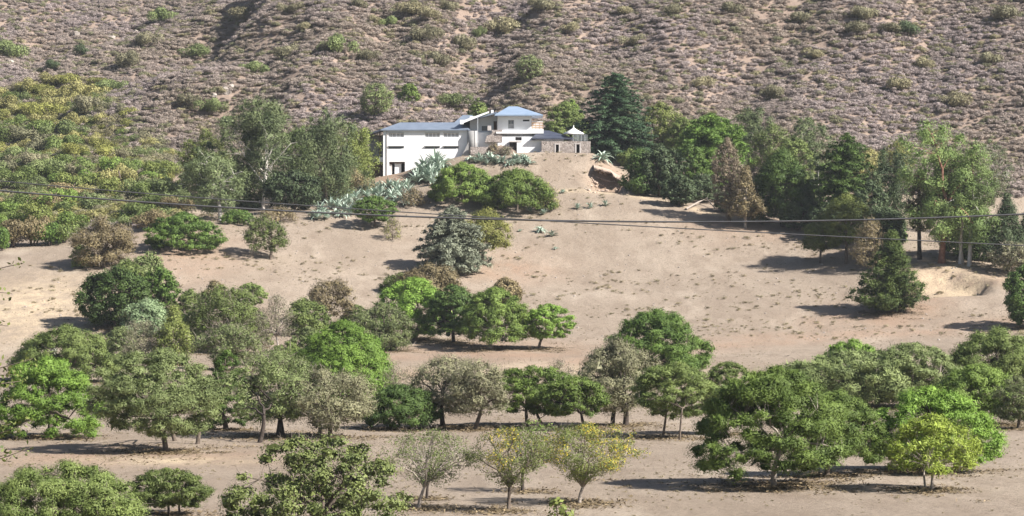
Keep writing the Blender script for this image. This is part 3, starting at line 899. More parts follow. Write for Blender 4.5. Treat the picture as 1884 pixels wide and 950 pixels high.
VB().box(X(936.5), X(960), D0 - 2.25, D0 - 0.7, Zp(262.4), Zp(260.6)).build('garage_roof', M_CREAM, villa)
VB().prism([(X(898), Zp(292)), (X(898), Zp(277)), (X(906), Zp(272)), (X(922), Zp(268)), (X(936), Zp(273)), (X(944), Zp(276)), (X(950.6), Zp(280)), (X(950.6), Zp(292))], D0 - 2.1, D0 - 0.68).build('rubble_bank', M_EARTH, villa)
# dark-roofed pavilion
VB().box(X(985), X(1037), D0 - 2.0, D0 + 4, Zp(266), Zp(254.6)).build('pavilion_wall', M_WHITE, villa)
VB().hip(X(977), X(1056), D0 - 2.9, D0 + 5.2, Zp(254.3, 504.1), X(994), X(1010), D0 + 1, Zp(240.3, 508), 0.22).build('pavilion_roof', M_SLATE, villa)
VB().box(X(866), X(899), D0 - 1.6, D0 - 1.2, Zp(285), Zp(271)).build('garden_wall', M_STONE, villa)

# stone terrace with two doorways
ter = empty('stone_terrace', (X(1040), D0 - 4, 0), 'rubble stone terrace with two dark narrow doorways beside the villa', 'terrace')
TO = (X(1040), D0 - 4, 0)
class TB(MB):
    def build(self, name, mat, parent=None, label=None):
        self.V = [(x - TO[0], y - TO[1], z) for x, y, z in self.V]
        return MB.build(self, name, mat, parent, label)
d1 = (X(1022), X(1027.5), Zp(290), Zp(267.5)); d2 = (X(1059.5), X(1065.5), Zp(290), Zp(267))
TB().wall(X(996), X(1085.5), Zp(294), Zp(261.5), D0 - 4.0, 0.6, [d1, d2]).build('stone_facade', M_STONE, ter)
TB().box(X(996), X(996) + .5, D0 - 3.397, D0 - 2.3, Zp(294), Zp(261.6)).build('stone_return_wall', M_STONE, ter)
TB().box(X(1085.5) - .6, X(1085.5), D0 - 3.397, D0 + 5, Zp(294), Zp(261.6)).build('stone_return_wall', M_STONE, ter)
TB().box(X(997), X(1084), D0 - 3.39, D0 + 5, Zp(263.6), Zp(262)).build('terrace_floor', M_CREAM, ter)
for q in (d1, d2):
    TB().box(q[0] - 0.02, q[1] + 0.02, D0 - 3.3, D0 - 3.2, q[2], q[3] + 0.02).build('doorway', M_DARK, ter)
    TB().box(q[0] - 0.22, q[0] - 0.003, D0 - 4.06, D0 - 3.9, q[2], q[3]).box(q[1] + 0.003, q[1] + 0.22, D0 - 4.06, D0 - 3.9, q[2], q[3]).box(q[0] - 0.25, q[1] + 0.25, D0 - 4.07, D0 - 3.9, q[3] + 0.003, q[3] + 0.16).build('door_surround', M_CREAM, ter)
r_ = TB()
for f_ in np.linspace(1053, 1079, 6): r_.box(X(f_), X(f_ + 0.7), D0 - 3.8, D0 - 3.72, Zp(261.9), Zp(249.5))
for z_ in np.linspace(249.5, 259.5, 7): r_.box(X(1053), X(1079.5), D0 - 3.79, D0 - 3.73, Zp(z_ + 0.55), Zp(z_))
r_.build('railing', M_METAL, ter)
for f_ in np.linspace(1055, 1077, 4): TB().box(X(f_), X(f_ + 0.8), D0 + 3.0, D0 + 3.1, Zp(262), Zp(246)).build('post', M_METAL, ter)
# white parasol
par = empty('garden_parasol', (X(1055), D0 - 1.5, Zp(262)), 'white peaked parasol open on the stone terrace', 'parasol')
ns = 12; V = [(0, 0, Zp(234) - Zp(262))]; Tt = []
for k, (rr, py) in enumerate(((0.18, 236.5), (0.9, 241.5), (1.80, 246.0), (1.80, 247.6))):
    for j in range(ns):
        a = 2 * math.pi * j / ns
        r2 = rr * (1 if j % 2 == 0 or k < 2 else 0.95)
        V.append((r2 * math.cos(a), r2 * math.sin(a), Zp(py) - Zp(262)))
for j in range(ns): Tt.append((0, 1 + j, 1 + (j + 1) % ns))
for k in range(3):
    for j in range(ns):
        a = 1 + k * ns + j; b = 1 + k * ns + (j + 1) % ns
        Tt += [(a, a + ns, b + ns), (a, b + ns, b)]
link('canopy', tri_mesh('canopy', V, Tt, M_CANVAS), par)
tb = Tubes(); tb.add([(0, 0, 0), (0, 0, Zp(231.5) - Zp(262))], 0.07, 8); link('pole', tb.mesh('pole', M_CANVAS), par)

# ------------------------------------------------------------------ the trees of the park (base pixel, width, top pixel)
g1 = 'feathery trees of the park'
# near edge of the picture
tree('shrub', 'dome', 'olive', 112, 1010, 330, 846, 'broad olive feathery bush filling the lower left corner', 'bush', z0=.1, leafmin=.12, slim=.36, dens=1.9, clump=.07, twigs=700, nmax=62000)
tree('shrub', 'umbrella', 'olive', 312, 948, 150, 860, 'small dark olive thorn tree right of the broad corner bush', 'tree', bark='dark', z0=.3, trunks=[(332, 946)], dens=1.3)
tree('broadleaf_tree', 'dome', 'broad', 585, 1015, 335, 800, 'large leafy tree with coarse leaves and grey twigs at the bottom edge', 'tree', quad=True, slim=.7, leafmin=.135, dens=.85, z0=.02, clump=.075, core=9, prof='umbrella', twigs=3000, ragged=.05, shell=.62)
tree('bare_tree', 'sparse', 'olive', 768, 937, 190, 786, 'thin half-bare tree with a pale trunk right of the coarse-leaved tree', 'tree', bark='pale', cx=790, dens=.34)
tree('young_tree', 'sparse', 'olive', 785, 920, 90, 800, 'slender dark-trunked young tree close behind the thin half-bare tree', 'tree', bark='dark', cx=800, dens=.22)
tree('yellowing_tree', 'sparse', 'pineolive', 934, 941, 160, 782, 'small yellowing tree with grey lower trunk, left of the brightest yellow tree', 'tree', bark='brown', dens=.62, yel=[(-.35, .7, .28), (.0, .8, .2)], cx=940)
tree('young_tree', 'sparse', 'green', 961, 906, 110, 770, 'green young tree with dark trunk behind the small yellowing tree', 'tree', bark='dark', dens=.36, cx=985)
tree('yellow_tree', 'sparse', 'pineolive', 1066, 928, 205, 775, 'spreading tree with bright yellow leaves among olive ones, forked pale trunk', 'tree', bark='pale', dens=.85, cx=1082, fork=.2,
     yel=[(-.75, .62, .35), (.55, .85, .5), (.1, .95, .25), (.85, .75, .25)])
tree('sapling', 'sparse', 'pineolive', 1025, 1108, 80, 914, 'leafy tip of a sapling poking into the bottom edge', 'sapling', quad=True, slim=.7, leafmin=.24, dens=.7, z0=.55, clump=.16, prof='dome', twigs=60)
# right foreground
tree('umbrella_tree', 'dome', 'green', 1425, 896, 300, 668, 'largest spreading green tree in the right foreground with pale trunk', 'tree', bark='pale', group=g1, dens=2.6, core=26, z0=.19, droop=.1, cx=1428, ragged=.08, nmax=85000, limbs=12, tr=.022)
tree('umbrella_tree', 'dome', 'green', 1520, 876, 175, 715, 'green tree tucked between the largest green tree and the lime-topped dome', 'tree', bark='brown', group=g1, z0=.3, cx=1545)
tree('umbrella_tree', 'dome', 'bright', 1688, 868, 260, 708, 'bright green dome tree behind the lime-coloured tree', 'tree', bark='brown', group=g1, z0=.16, cx=1712, trunks=[(1700, 866)])
tree('lime_tree', 'dome', 'paloverde', 1712, 903, 190, 760, 'lime-coloured fluffy tree with several pale stems in the right foreground', 'tree', bark='pale', dens=.85, slim=.28, z0=.40, trunks=[(1704, 901), (1719, 901)], leafpx=3.2, twigs=600, tr=.018)
tree('umbrella_tree', 'umbrella', 'greygreen', 1570, 750, 280, 643, 'wide dull olive tree rising behind the largest green tree', 'tree', group=g1, z0=.2, dens=1.5)
tree('umbrella_tree', 'dome', 'bright', 1567, 700, 112, 623, 'bright green crown peeping over the wide dull olive tree', 'tree', group=g1)
tree('umbrella_tree', 'umbrella', 'greygreen', 1678, 752, 175, 630, 'grey-olive umbrella tree showing a pale bent limb', 'tree', bark='pale', group=g1, z0=.35)
tree('umbrella_tree', 'dome', 'green', 1813, 782, 190, 668, 'mid-green tree leaning over its dark shadow at the right edge', 'tree', group=g1, z0=.22, cx=1795)
tree('umbrella_tree', 'dome', 'olive', 1835, 735, 215, 600, 'tall olive-topped tree at the right edge above the mid-green one', 'tree', group=g1, z0=.2)
tree('umbrella_tree', 'airy', 'greygreen', 1872, 790, 90, 690, 'grey-green tree cut by the right edge of the picture', 'tree', group=g1)
# middle of the lower band
tree('umbrella_tree', 'umbrella', 'olive', 1218, 806, 165, 665, 'flat-topped olive tree on two tall slim trunks', 'tree', bark='brown', group=g1, trunks=[(1250, 812)], cx=1245, z0=.42, tr=.016, dens=1.8, fork=.42)
tree('umbrella_tree', 'umbrella', 'olive', 1340, 800, 105, 664, 'slim olive tree in the gap left of the largest green tree', 'tree', group=g1, z0=.38)
tree('grey_tree', 'airy', 'grey', 1150, 784, 152, 620, 'rounded silver-grey tree on black forked trunks', 'tree', bark='dark', trunks=[(1128, 782)], cx=1134, z0=.26, dens=1.35, tr=.03, clump=.11)
tree('umbrella_tree', 'dome', 'deep', 1205, 704, 200, 565, 'deep green dome tree rising behind the rounded silver-grey tree', 'tree', group=g1, z0=.08)
tree('umbrella_tree', 'umbrella', 'green', 972, 786, 170, 672, 'light green flat-topped tree with leaning stem, left of the silver-grey tree', 'tree', bark='brown', group=g1, cx=985, trunks=[(1004, 786)], dens=1.3, z0=.36)
tree('umbrella_tree', 'umbrella', 'green', 1078, 792, 130, 690, 'light green tree with a dark slanting stem touching the silver-grey tree', 'tree', bark='dark', group=g1, cx=1058, dens=1.1, z0=.38)
tree('bare_tree', 'dry', 'grey', 1030, 720, 75, 660, 'wispy bare grey tree seen over the light green flat-topped trees', 'tree', bark='twig', dens=.4)
tree('grey_tree', 'airy', 'grey', 816, 786, 140, 648, 'twiggy grey-brown tree on a thick dark trunk', 'tree', bark='dark', cx=825, z0=.3, dens=1.2, tr=.032)
tree('grey_tree', 'airy', 'grey', 870, 792, 125, 656, 'paler twiggy grey tree right of the thick dark trunk', 'tree', bark='brown', cx=880, z0=.3, dens=1.0, tr=.028)
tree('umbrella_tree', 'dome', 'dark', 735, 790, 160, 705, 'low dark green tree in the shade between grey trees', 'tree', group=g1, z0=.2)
tree('bare_tree', 'dry', 'grey', 725, 745, 90, 672, 'thin pale bare shrub above the low dark green tree', 'shrub', bark='twig', dens=.35)
tree('grey_tree', 'airy', 'grey', 608, 806, 165, 672, 'dusty grey tree with dropping twigs left of the low dark green tree', 'tree', bark='brown', z0=.24, dens=1.1, trunks=[(585, 800)])
tree('grey_tree', 'airy', 'greygreen', 510, 804, 190, 640, 'tall olive-grey tree with bent pale limb and dark trunks', 'tree', bark='dark', trunks=[(475, 815), (520, 800)], cx=510, z0=.26, dens=1.15)
tree('umbrella_tree', 'dome', 'deep', 418, 792, 100, 643, 'bright green tree squeezed between two grey trees', 'tree', group=g1, z0=.06)
tree('grey_tree', 'umbrella', 'greygreen', 306, 832, 245, 638, 'broad grey-green tree on three stems at left, crown sweeping low on its left', 'tree', bark='brown', trunks=[(324, 812), (362, 818)], cx=290, z0=.24, dens=2.3, tr=.024, limbs=12, droop=.15, clump=.08, nmax=60000)
tree('umbrella_tree', 'dome', 'bright', 88, 806, 205, 652, 'big rounded bright green tree at the left edge', 'tree', group=g1, z0=.06, dens=1.9)
tree('umbrella_tree', 'dome', 'olive', 122, 702, 195, 595, 'olive-green dome tree behind the big rounded tree at the left edge', 'tree', group=g1, z0=.05)
tree('young_conifer', 'column', 'silver', 135, 668, 26, 602, 'taller of two silvery young conifers before an olive-green dome', 'tree', dmin=270)
tree('young_conifer', 'column', 'silver', 98, 670, 16, 630, 'shorter of two silvery young conifers before an olive-green dome', 'tree', dmin=270)
tree('umbrella_tree', 'dome', 'bright', 630, 728, 205, 586, 'brilliant green dome tree above the dusty grey tree', 'tree', group=g1, z0=.05, dens=1.9)
tree('umbrella_tree', 'dome', 'bright', 636, 762, 165, 632, 'yellow-green lower dome in front of the brilliant green one', 'tree', group=g1, z0=.12)
# left middle clump
g2 = 'mixed trees of the middle clump'
tree('dense_tree', 'dense', 'dark', 215, 604, 150, 486, 'dense dark green round tree at left beside its shadow', 'tree', group=g2)
tree('dense_tree', 'dense', 'deep', 292, 590, 85, 488, 'smooth mid-green round tree joined to the right of the dense dark one', 'tree', group=g2)
tree('shrub', 'bush', 'greygreen', 272, 510, 66, 462, 'small grey-green bush peeping over the dense dark round tree', 'bush', group=g2)
tree('shrub', 'bush', 'olive', 235, 520, 60, 474, 'low olive bush on the top left of the dense dark round tree', 'bush', group=g2)
tree('shrub', 'bush', 'palegreen', 268, 618, 110, 546, 'pale bluish-green rounded bush below the dense dark round tree', 'bush', group=g2)
tree('shrub', 'dry', 'grey', 262, 668, 95, 585, 'twiggy grey bush left of the dark olive conifer', 'bush', group=g2, dens=.7, bark='twig')
tree('conifer', 'conifer', 'pineolive', 320, 672, 95, 556, 'dark olive ragged conifer in front of the pale bluish bush', 'tree', group=g2, dens=1.3)
tree('shrub', 'bush', 'olive', 350, 600, 70, 530, 'olive bush between the mid-green round tree and the feathery tree', 'bush', group=g2)
tree('feathery_tree', 'airy', 'olive', 410, 648, 130, 520, 'loose olive-green feathery tree in the middle of the left clump', 'tree', group=g2, dens=1.4, z0=.1)
tree('shrub', 'bush', 'brown', 395, 560, 50, 515, 'brownish bush tip above the loose feathery tree', 'bush', group=g2)
tree('young_tree', 'umbrella', 'olive', 459, 574, 66, 520, 'small olive tree with visible stem on bare ground beside the feathery tree', 'tree', group=g2)
tree('feathery_tree', 'airy', 'greygreen', 425, 682, 120, 590, 'twisted grey-green tree below the loose feathery tree', 'tree', group=g2, dens=.9, twigs=2000)
tree('bare_tree', 'dry', 'grey', 508, 655, 85, 540, 'bare grey tree with pale upright stem right of the feathery trees', 'tree', bark='pale', group=g2, dens=.35, z0=.3, fork=.3)
tree('shrub', 'bush', 'olive', 560, 618, 95, 545, 'olive-brown bush left of the brownish crooked tree', 'bush', group=g2)
tree('brown_tree', 'airy', 'brown', 598, 600, 100, 514, 'brownish crooked tree standing over the brilliant green dome', 'tree', group=g2, dens=.9, cx=612, z0=.3)
tree('shrub', 'dry', 'grey', 470, 640, 70, 575, 'dry grey bush beside the pale upright stem', 'bush', group=g2, dens=.5, bark='twig')
tree('brush_pile', 'bush', 'grey', 490, 672, 120, 640, 'low heap of dry grey branches under the bare grey tree', 'brush', bark='twig', dens=.3, twigs=900)
for px, py, w_, tp, pl, l in ((352, 645, 84, 572, 'green', 'leafy green bush at the right foot of the dark olive conifer'), (458, 636, 92, 562, 'olive', 'olive bush under the small olive tree with visible stem'),
                              (530, 694, 86, 628, 'olive', 'olive bush in front of the bare grey tree'), (222, 660, 74, 600, 'greygreen', 'grey-green bush below the shadow of the dense dark round tree'),
                              (566, 676, 84, 600, 'greygreen', 'dull green bush at the left foot of the brilliant green dome'), (655, 600, 60, 560, 'olive', 'low olive bush right of the brownish crooked tree')):
    tree('shrub', 'dome', pl, px, py, w_, tp, l, 'bush', group=g2, z0=.05)
# central clump
g3 = 'trees of the central clump'
tree('umbrella_tree', 'dome', 'bright', 762, 626, 150, 508, 'bright green broad tree leading the central clump on its left', 'tree', group=g3, z0=.1)
tree('umbrella_tree', 'airy', 'greygreen', 702, 646, 118, 555, 'grey-green feathery bush at the left foot of the central clump', 'bush', group=g3, z0=.05, dens=1.4)
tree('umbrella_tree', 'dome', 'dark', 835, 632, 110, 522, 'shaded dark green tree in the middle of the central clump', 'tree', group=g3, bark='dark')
tree('umbrella_tree', 'dome', 'green', 900, 643, 150, 528, 'mid-green tree with short pale trunk in the central clump', 'tree', group=g3, bark='pale', cx=910, z0=.2)
tree('shrub', 'dense', 'brown', 929, 572, 72, 509, 'dark brown leafless round bush behind the mid-green tree', 'bush', group=g3)
tree('umbrella_tree', 'umbrella', 'bright', 992, 643, 92, 558, 'small bright green umbrella tree at the right end of the central clump', 'tree', group=g3, bark='brown', cx=1010, z0=.38, dens=1.5)
tree('shrub', 'dry', 'brown', 965, 620, 50, 570, 'dry brown bush between the mid-green and small umbrella trees', 'bush', group=g3)
tree('shrub', 'bush', 'brown', 790, 548, 135, 482, 'olive-brown bush at the foot of the blue-grey cedar', 'bush', z0=.02, dens=1.2)
tree('shrub', 'bush', 'olive', 735, 540, 80, 500, 'low olive bush left of the olive-brown one below the cedar', 'bush')
# lone trees on the slope
tree('cedar_tree', 'cedar', 'bluegrey', 832, 505, 122, 378, 'blue-grey cedar on the open slope, pressed against a golden pine', 'tree', prof='column', layered=150, lflat=.5, z0=.03, dens=2.6, dmin=420)
tree('pine_tree', 'pine', 'yellowolive', 887, 488, 104, 381, 'golden-olive pine right of the blue-grey cedar', 'tree', bark='brown', cx=896, z0=.24, dmin=420)
tree('lone_tree', 'airy', 'olive', 497, 478, 88, 393, 'lone thin olive tree with bare stem on the left slope', 'tree', bark='brown', cx=486, z0=.26, dens=.9)
tree('umbrella_tree', 'dome', 'deep', 335, 462, 138, 390, 'vivid green flat tree over dark shade on the left slope', 'tree', z0=.12, flat=.45)
tree('brown_tree', 'airy', 'brown', 188, 492, 122, 394, 'brown-olive bushy tree casting shade at the edge of the left field', 'tree', z0=.05, dens=1.4)
tree('shrub', 'bush', 'olive', 152, 494, 55, 448, 'low olive bush at the left foot of the brown-olive tree', 'bush')
tree('umbrella_tree', 'umbrella', 'deep', 688, 420, 82, 360, 'small green umbrella tree below the agave bank', 'tree', z0=.3, dens=1.6)
tree('sapling', 'dry', 'yellowolive', 722, 442, 44, 400, 'wispy yellowish sapling right of the small green umbrella tree', 'sapling', dens=.4)
tree('knoll_tree', 'dome', 'green', 852, 374, 128, 298, 'rounded green tree below the villa, left of a twin', 'tree', z0=.04, dens=1.8)
tree('knoll_tree', 'dome', 'green', 950, 388, 150, 309, 'wider green tree below the villa, right of its twin', 'tree', z0=.04, dens=1.8)
tree('shrub', 'dry', 'yellowolive', 1005, 388, 60, 335, 'thin yellowish brush at the right side of the twin green trees', 'shrub', dens=.4)
tree('shrub', 'dry', 'brown', 760, 380, 60, 345, 'dry brush above the small green umbrella tree', 'shrub')
tree('pine_tree', 'pinecone', 'deepolive', 1640, 576, 130, 425, 'dark green bushy pine leaning over its shadow below the right wood', 'tree', dens=1.9, prof='cone', layered=130, lflat=.5, lean=.12, cx=1634)
tree('dense_tree', 'dense', 'dark', 1893, 604, 110, 478, 'dark dense tree cut by the right edge beside its long shadow', 'tree')
tree('pine_tree', 'pine', 'pineolive', 1557, 485, 98, 352, 'taller of two olive pines in front of the right wood', 'tree', bark='brown', z0=.28, dmin=380)
tree('pine_tree', 'pine', 'pineolive', 1510, 484, 80, 392, 'shorter of two olive pines in front of the right wood', 'tree', bark='brown', z0=.25, dmin=380)
tree('shrub', 'dry', 'brown', 1600, 500, 76, 400, 'brownish dry bush between the olive pines and the bushy pine', 'bush', dens=1.0)
tree('shrub', 'bush', 'bright', 1645, 450, 50, 398, 'small bright green bush at the foot of the tall bright eucalyptus', 'bush')
# right wood
g4 = 'trees of the wood right of the villa'
tree('eucalyptus', 'euc', 'eucbright', 1732, 484, 178, 215, 'tallest bright green eucalyptus on the right with red-brown trunk', 'tree', bark='red', group=g4, z0=.17, dens=1.5, tr=.02, lobes=16)
tree('eucalyptus', 'euc', 'eucbright', 1783, 490, 118, 300, 'bright green eucalyptus with several white stems beside the tallest one', 'tree', bark='white', group=g4, trunks=[(1766, 486), (1771, 484)], z0=.3, fork=.5)
tree('conifer', 'column', 'brown', 1692, 478, 66, 310, 'thin grey-brown conifer left of the tallest eucalyptus', 'tree', bark='dark', group=g4, z0=.32, dens=.9)
tree('eucalyptus', 'sparse', 'euc', 1822, 440, 88, 255, 'half-bare eucalyptus with white limbs at the far right', 'tree', bark='white', group=g4, dens=.75, fork=.3, tr=.010)
tree('conifer', 'conifer', 'eucdark', 1852, 500, 100, 350, 'dark pointed conifer at the far right behind the grey bush', 'tree', group=g4)
tree('conifer', 'conifer', 'dark', 1800, 480, 90, 380, 'dark green understorey tree right of the white eucalyptus stems', 'tree', group=g4, z0=.02)
tree('shrub', 'airy', 'grey', 1862, 508, 80, 442, 'grey airy bush at the far right', 'bush', group=g4, dens=.8)
tree('conifer', 'dome', 'eucdark', 1905, 490, 70, 370, 'dark tree cut by the right edge behind the grey bush', 'tree', group=g4)
tree('cedar_tree', 'cedar', 'cedar', 1133, 302, 160, 132, 'great dark blue-green cedar beside the stone terrace', 'tree', bark='dark', group=g4, layered=230, dens=2.6, clump=.08, nmax=60000)
tree('broadleaf_tree', 'dome', 'olive', 1040, 268, 84, 186, 'olive tree behind the white parasol', 'tree', group=g4, z0=.1)
tree('broadleaf_tree', 'bush', 'green', 1052, 240, 50, 182, 'bright green treetop above the white parasol', 'tree', group=g4)
tree('broadleaf_tree', 'airy', 'pineolive', 1216, 300, 96, 184, 'light olive tree right of the great cedar', 'tree', group=g4, dens=1.3)
tree('cypress', 'dense', 'eucdark', 1212, 362, 100, 262, 'dark cypress-like tree overhanging the eroded bank', 'tree', group=g4, ragged=.3)
tree('cypress', 'column', 'dark', 1176, 359, 72, 272, 'narrow dark tree at the shaded edge of the eroded bank', 'tree', group=g4)
tree('shrub', 'dense', 'olive', 1160, 312, 50, 272, 'dull olive bush at the foot of the great cedar', 'bush', group=g4)
tree('pine_tree', 'pinelayer', 'deep', 1308, 350, 150, 208, 'broad rich green layered pine right of the great cedar', 'tree', group=g4, dens=1.9, z0=.08)
tree('broadleaf_tree', 'dome', 'deep', 1268, 362, 88, 262, 'green rounded tree below the broad layered pine', 'tree', group=g4, z0=.05)
tree('eucalyptus', 'euc', 'euc', 1382, 330, 92, 195, 'dull blue-green eucalyptus top behind the broad layered pine', 'tree', bark='pale', group=g4)
tree('conifer', 'airy', 'red', 1338, 408, 64, 252, 'reddish-brown dying conifer in the right wood', 'tree', group=g4, dens=1.2, prof='oval')
tree('conifer', 'conifer', 'brown', 1371, 420, 80, 304, 'grey-brown dry conifer with pale trunk in front of the reddish one', 'tree', bark='pale', group=g4, dens=1.0, z0=.2)
tree('pine_tree', 'pine', 'dark', 1440, 418, 116, 272, 'dark green bushy pine with a black trunk at the edge of the wood', 'tree', bark='dark', group=g4, z0=.14)
tree('broadleaf_tree', 'airy', 'olive', 1425, 350, 100, 228, 'olive tree behind the dark bushy pine', 'tree', group=g4, dens=1.4)
tree('eucalyptus', 'euc', 'euc', 1488, 350, 96, 212, 'grey-green eucalyptus with a white bent limb above the wood', 'tree', bark='white', group=g4, z0=.35, dens=.9)
tree('pine_tree', 'pinelayer', 'dark', 1540, 430, 104, 244, 'dark leaning pine with layered boughs in the middle of the wood', 'tree', bark='dark', group=g4, lean=.35, dens=1.8)
tree('eucalyptus', 'euc', 'euc', 1504, 410, 50, 285, 'thin grey eucalyptus with white stem left of the leaning pine', 'tree', bark='white', group=g4)
tree('broadleaf_tree', 'airy', 'autumn', 1600, 390, 66, 270, 'yellowish tree right of the leaning pine', 'tree', group=g4, dens=1.1)
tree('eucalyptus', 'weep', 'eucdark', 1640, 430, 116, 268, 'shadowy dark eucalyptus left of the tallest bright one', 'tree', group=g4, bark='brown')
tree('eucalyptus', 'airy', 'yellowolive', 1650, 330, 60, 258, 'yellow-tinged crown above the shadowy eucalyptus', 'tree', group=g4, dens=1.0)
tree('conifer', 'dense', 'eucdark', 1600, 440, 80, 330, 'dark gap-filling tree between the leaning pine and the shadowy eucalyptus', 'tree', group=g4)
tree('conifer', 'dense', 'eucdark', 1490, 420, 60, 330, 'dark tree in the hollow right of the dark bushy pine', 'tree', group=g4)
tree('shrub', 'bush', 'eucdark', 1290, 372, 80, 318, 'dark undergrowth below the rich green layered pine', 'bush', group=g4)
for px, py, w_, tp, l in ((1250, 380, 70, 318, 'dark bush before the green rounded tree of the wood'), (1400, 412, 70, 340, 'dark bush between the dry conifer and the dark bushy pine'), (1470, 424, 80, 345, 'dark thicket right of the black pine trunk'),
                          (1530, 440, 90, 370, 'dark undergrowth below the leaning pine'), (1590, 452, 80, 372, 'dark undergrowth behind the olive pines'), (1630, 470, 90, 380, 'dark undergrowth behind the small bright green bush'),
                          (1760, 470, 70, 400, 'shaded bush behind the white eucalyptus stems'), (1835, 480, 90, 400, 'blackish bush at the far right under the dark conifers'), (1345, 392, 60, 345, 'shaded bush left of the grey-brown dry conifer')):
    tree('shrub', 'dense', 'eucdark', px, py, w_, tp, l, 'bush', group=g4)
tree('broadleaf_tree', 'dome', 'olive', 1460, 360, 90, 250, 'dull olive tree in the back row of the wood', 'tree', group=g4, z0=.1)
tree('broadleaf_tree', 'airy', 'euc', 1575, 350, 80, 262, 'grey-green tree behind the yellowish one', 'tree', group=g4)
tree('broadleaf_tree', 'dome', 'olive', 1260, 320, 90, 215, 'olive tree between the light olive one and the layered pine', 'tree', group=g4, z0=.1)
# left wood
g5 = 'eucalyptus wood left of the villa'
def rel(b, pts, dy):
    return [tuple(P(x, y, b[1] + dy) - b) for x, y in pts]
_b = hit(484, 388)
tree('eucalyptus', 'euc', 'euc', 484, 388, 182, 176, 'tall eucalyptus whose forked white trunk shows through its crown', 'tree', bark='white', group=g5, dens=1.5, lobes=18, gap=.15, z0=.22, fork=.3, tr=.012, shell=.8, cyoff=1.6,
     paths=[(rel(_b, [(484, 392), (485, 360), (487, 325), (491, 292), (489, 262), (488, 235)], -.5), .27), (rel(_b, [(485, 338), (470, 318), (455, 298), (446, 280), (438, 268)], -.6), .17),
            (rel(_b, [(491, 294), (502, 272), (512, 262), (522, 252)], -.6), .15), (rel(_b, [(489, 318), (498, 305), (506, 296)], -.5), .1), (rel(_b, [(450, 290), (450, 278)], -.6), .08)])
tree('eucalyptus', 'euc', 'euc', 406, 406, 138, 268, 'shorter rounded eucalyptus with bright white foot at the left end', 'tree', bark='white', group=g5, cx=392, z0=.16, tr=.026, dens=1.3)
tree('eucalyptus', 'airy', 'pineolive', 378, 370, 96, 234, 'olive crown behind the shorter rounded eucalyptus', 'tree', group=g5, dens=1.4)
tree('eucalyptus', 'weep', 'eucbright', 552, 372, 84, 228, 'paler weeping eucalyptus right of the forked white trunk', 'tree', group=g5, bark='pale', z0=.28)
tree('eucalyptus', 'weep', 'euc', 602, 372, 135, 194, 'wide dull-green eucalyptus behind the paler weeping one', 'tree', group=g5, bark='brown', dens=1.4)
tree('eucalyptus', 'weep', 'pineolive', 655, 345, 100, 226, 'drooping olive tree touching the left end of the villa', 'tree', group=g5, bark='brown', dens=1.5)
tree('shrub', 'dry', 'brown', 630, 362, 120, 300, 'brown dry brush under the drooping olive tree', 'shrub', group=g5, dens=1.0)
tree('shrub', 'dense', 'eucdark', 540, 388, 110, 310, 'dark understorey right of the forked white trunk', 'bush', group=g5)
tree('shrub', 'dense', 'eucdark', 455, 388, 70, 318, 'dark understorey between the two white-footed eucalyptus', 'bush', group=g5)
tree('shrub', 'bush', 'deep', 438, 412, 76, 384, 'low green bush right of the bright white foot', 'bush', group=g5)
tree('shrub', 'dry', 'brown', 512, 408, 80, 380, 'dry brownish brush below the forked white trunk', 'shrub', group=g5)
# round the villa and behind it
tree('shrub', 'dry', 'brown', 908, 284, 30, 264, 'dry brown brush on the rubble bank below the stone stair', 'shrub', dens=.9)
tree('shrub', 'dry', 'grey', 930, 286, 26, 270, 'dry grey brush on the rubble bank left of the garage mouth', 'shrub', dens=.8)
tree('shrub', 'bush', 'brown', 880, 283, 30, 266, 'low brown bush before the dark garden wall', 'bush')
tree('broadleaf_tree', 'bush', 'olive', 880, 236, 46, 180, 'olive treetop behind the villa roof', 'tree', dmin=515)
tree('hillside_tree', 'airy', 'greygreen', 692, 222, 64, 152, 'grey-green tree on the mountainside above the long wing', 'tree', dmin=530, dens=1.0)
tree('hillside_shrub', 'bush', 'green', 752, 190, 46, 153, 'green bush with black shadow on the mountainside above the long wing', 'bush', dmin=540)
tree('hillside_tree', 'airy', 'greygreen', 972, 154, 58, 100, 'grey-green tree casting a long streak of shadow above the hipped roof', 'tree', dmin=540, dens=.9)

# ------------------------------------------------------------------ bushes of the mountain and the ravine
def small_bush(rng, n, rad, L, flatz=0.75, up=0.35, twig=0):
    k = 9
    C = rng.normal(size=(k, 3)) * np.array([.45, .45, .2]) * rad; C[:, 2] = np.abs(C[:, 2]) + up * rad
    ci = rng.integers(0, k, n)
    v = unit(rng.normal(size=(n, 3)) + np.array([0, 0, .35]))
    pos = C[ci] + v * rad * 0.5 * (0.4 + 0.6 * rng.random((n, 1)) ** .5) * np.array([1, 1, flatz])
    pos[:, 2] = np.maximum(pos[:, 2], 0.02)
    nrm = unit(v + rng.normal(size=(n, 3)) * .45)
    V, T = leaves(pos, nrm, L, L * .5, rng)
    tint = np.clip(.5 * rng.random(k)[ci] + .5 * rng.random(n), 0, 1)
    return V, T, np.repeat(tint, 3)


BUSH = {}
def bush_mesh(pal, var):
    key = (pal, var)
    if key not in BUSH:
        rng = np.random.default_rng(500 + len(BUSH))
        V, T, tint = small_bush(rng, 2600, 1.0, 0.14, flatz=0.8, up=0.45)
        stem = Tubes()
        for _ in range(5):
            e = rng.normal(size=3) * np.array([.35, .35, .1]) + np.array([0, 0, .8])
            stem.add([(0, 0, -.3), e * 0.5, e], [.06, .045, .02], 4)
        BUSH[key] = (tri_mesh('crown', V, T, LM[pal], tint), stem.mesh('stem', BK['brown']))
    return BUSH[key]


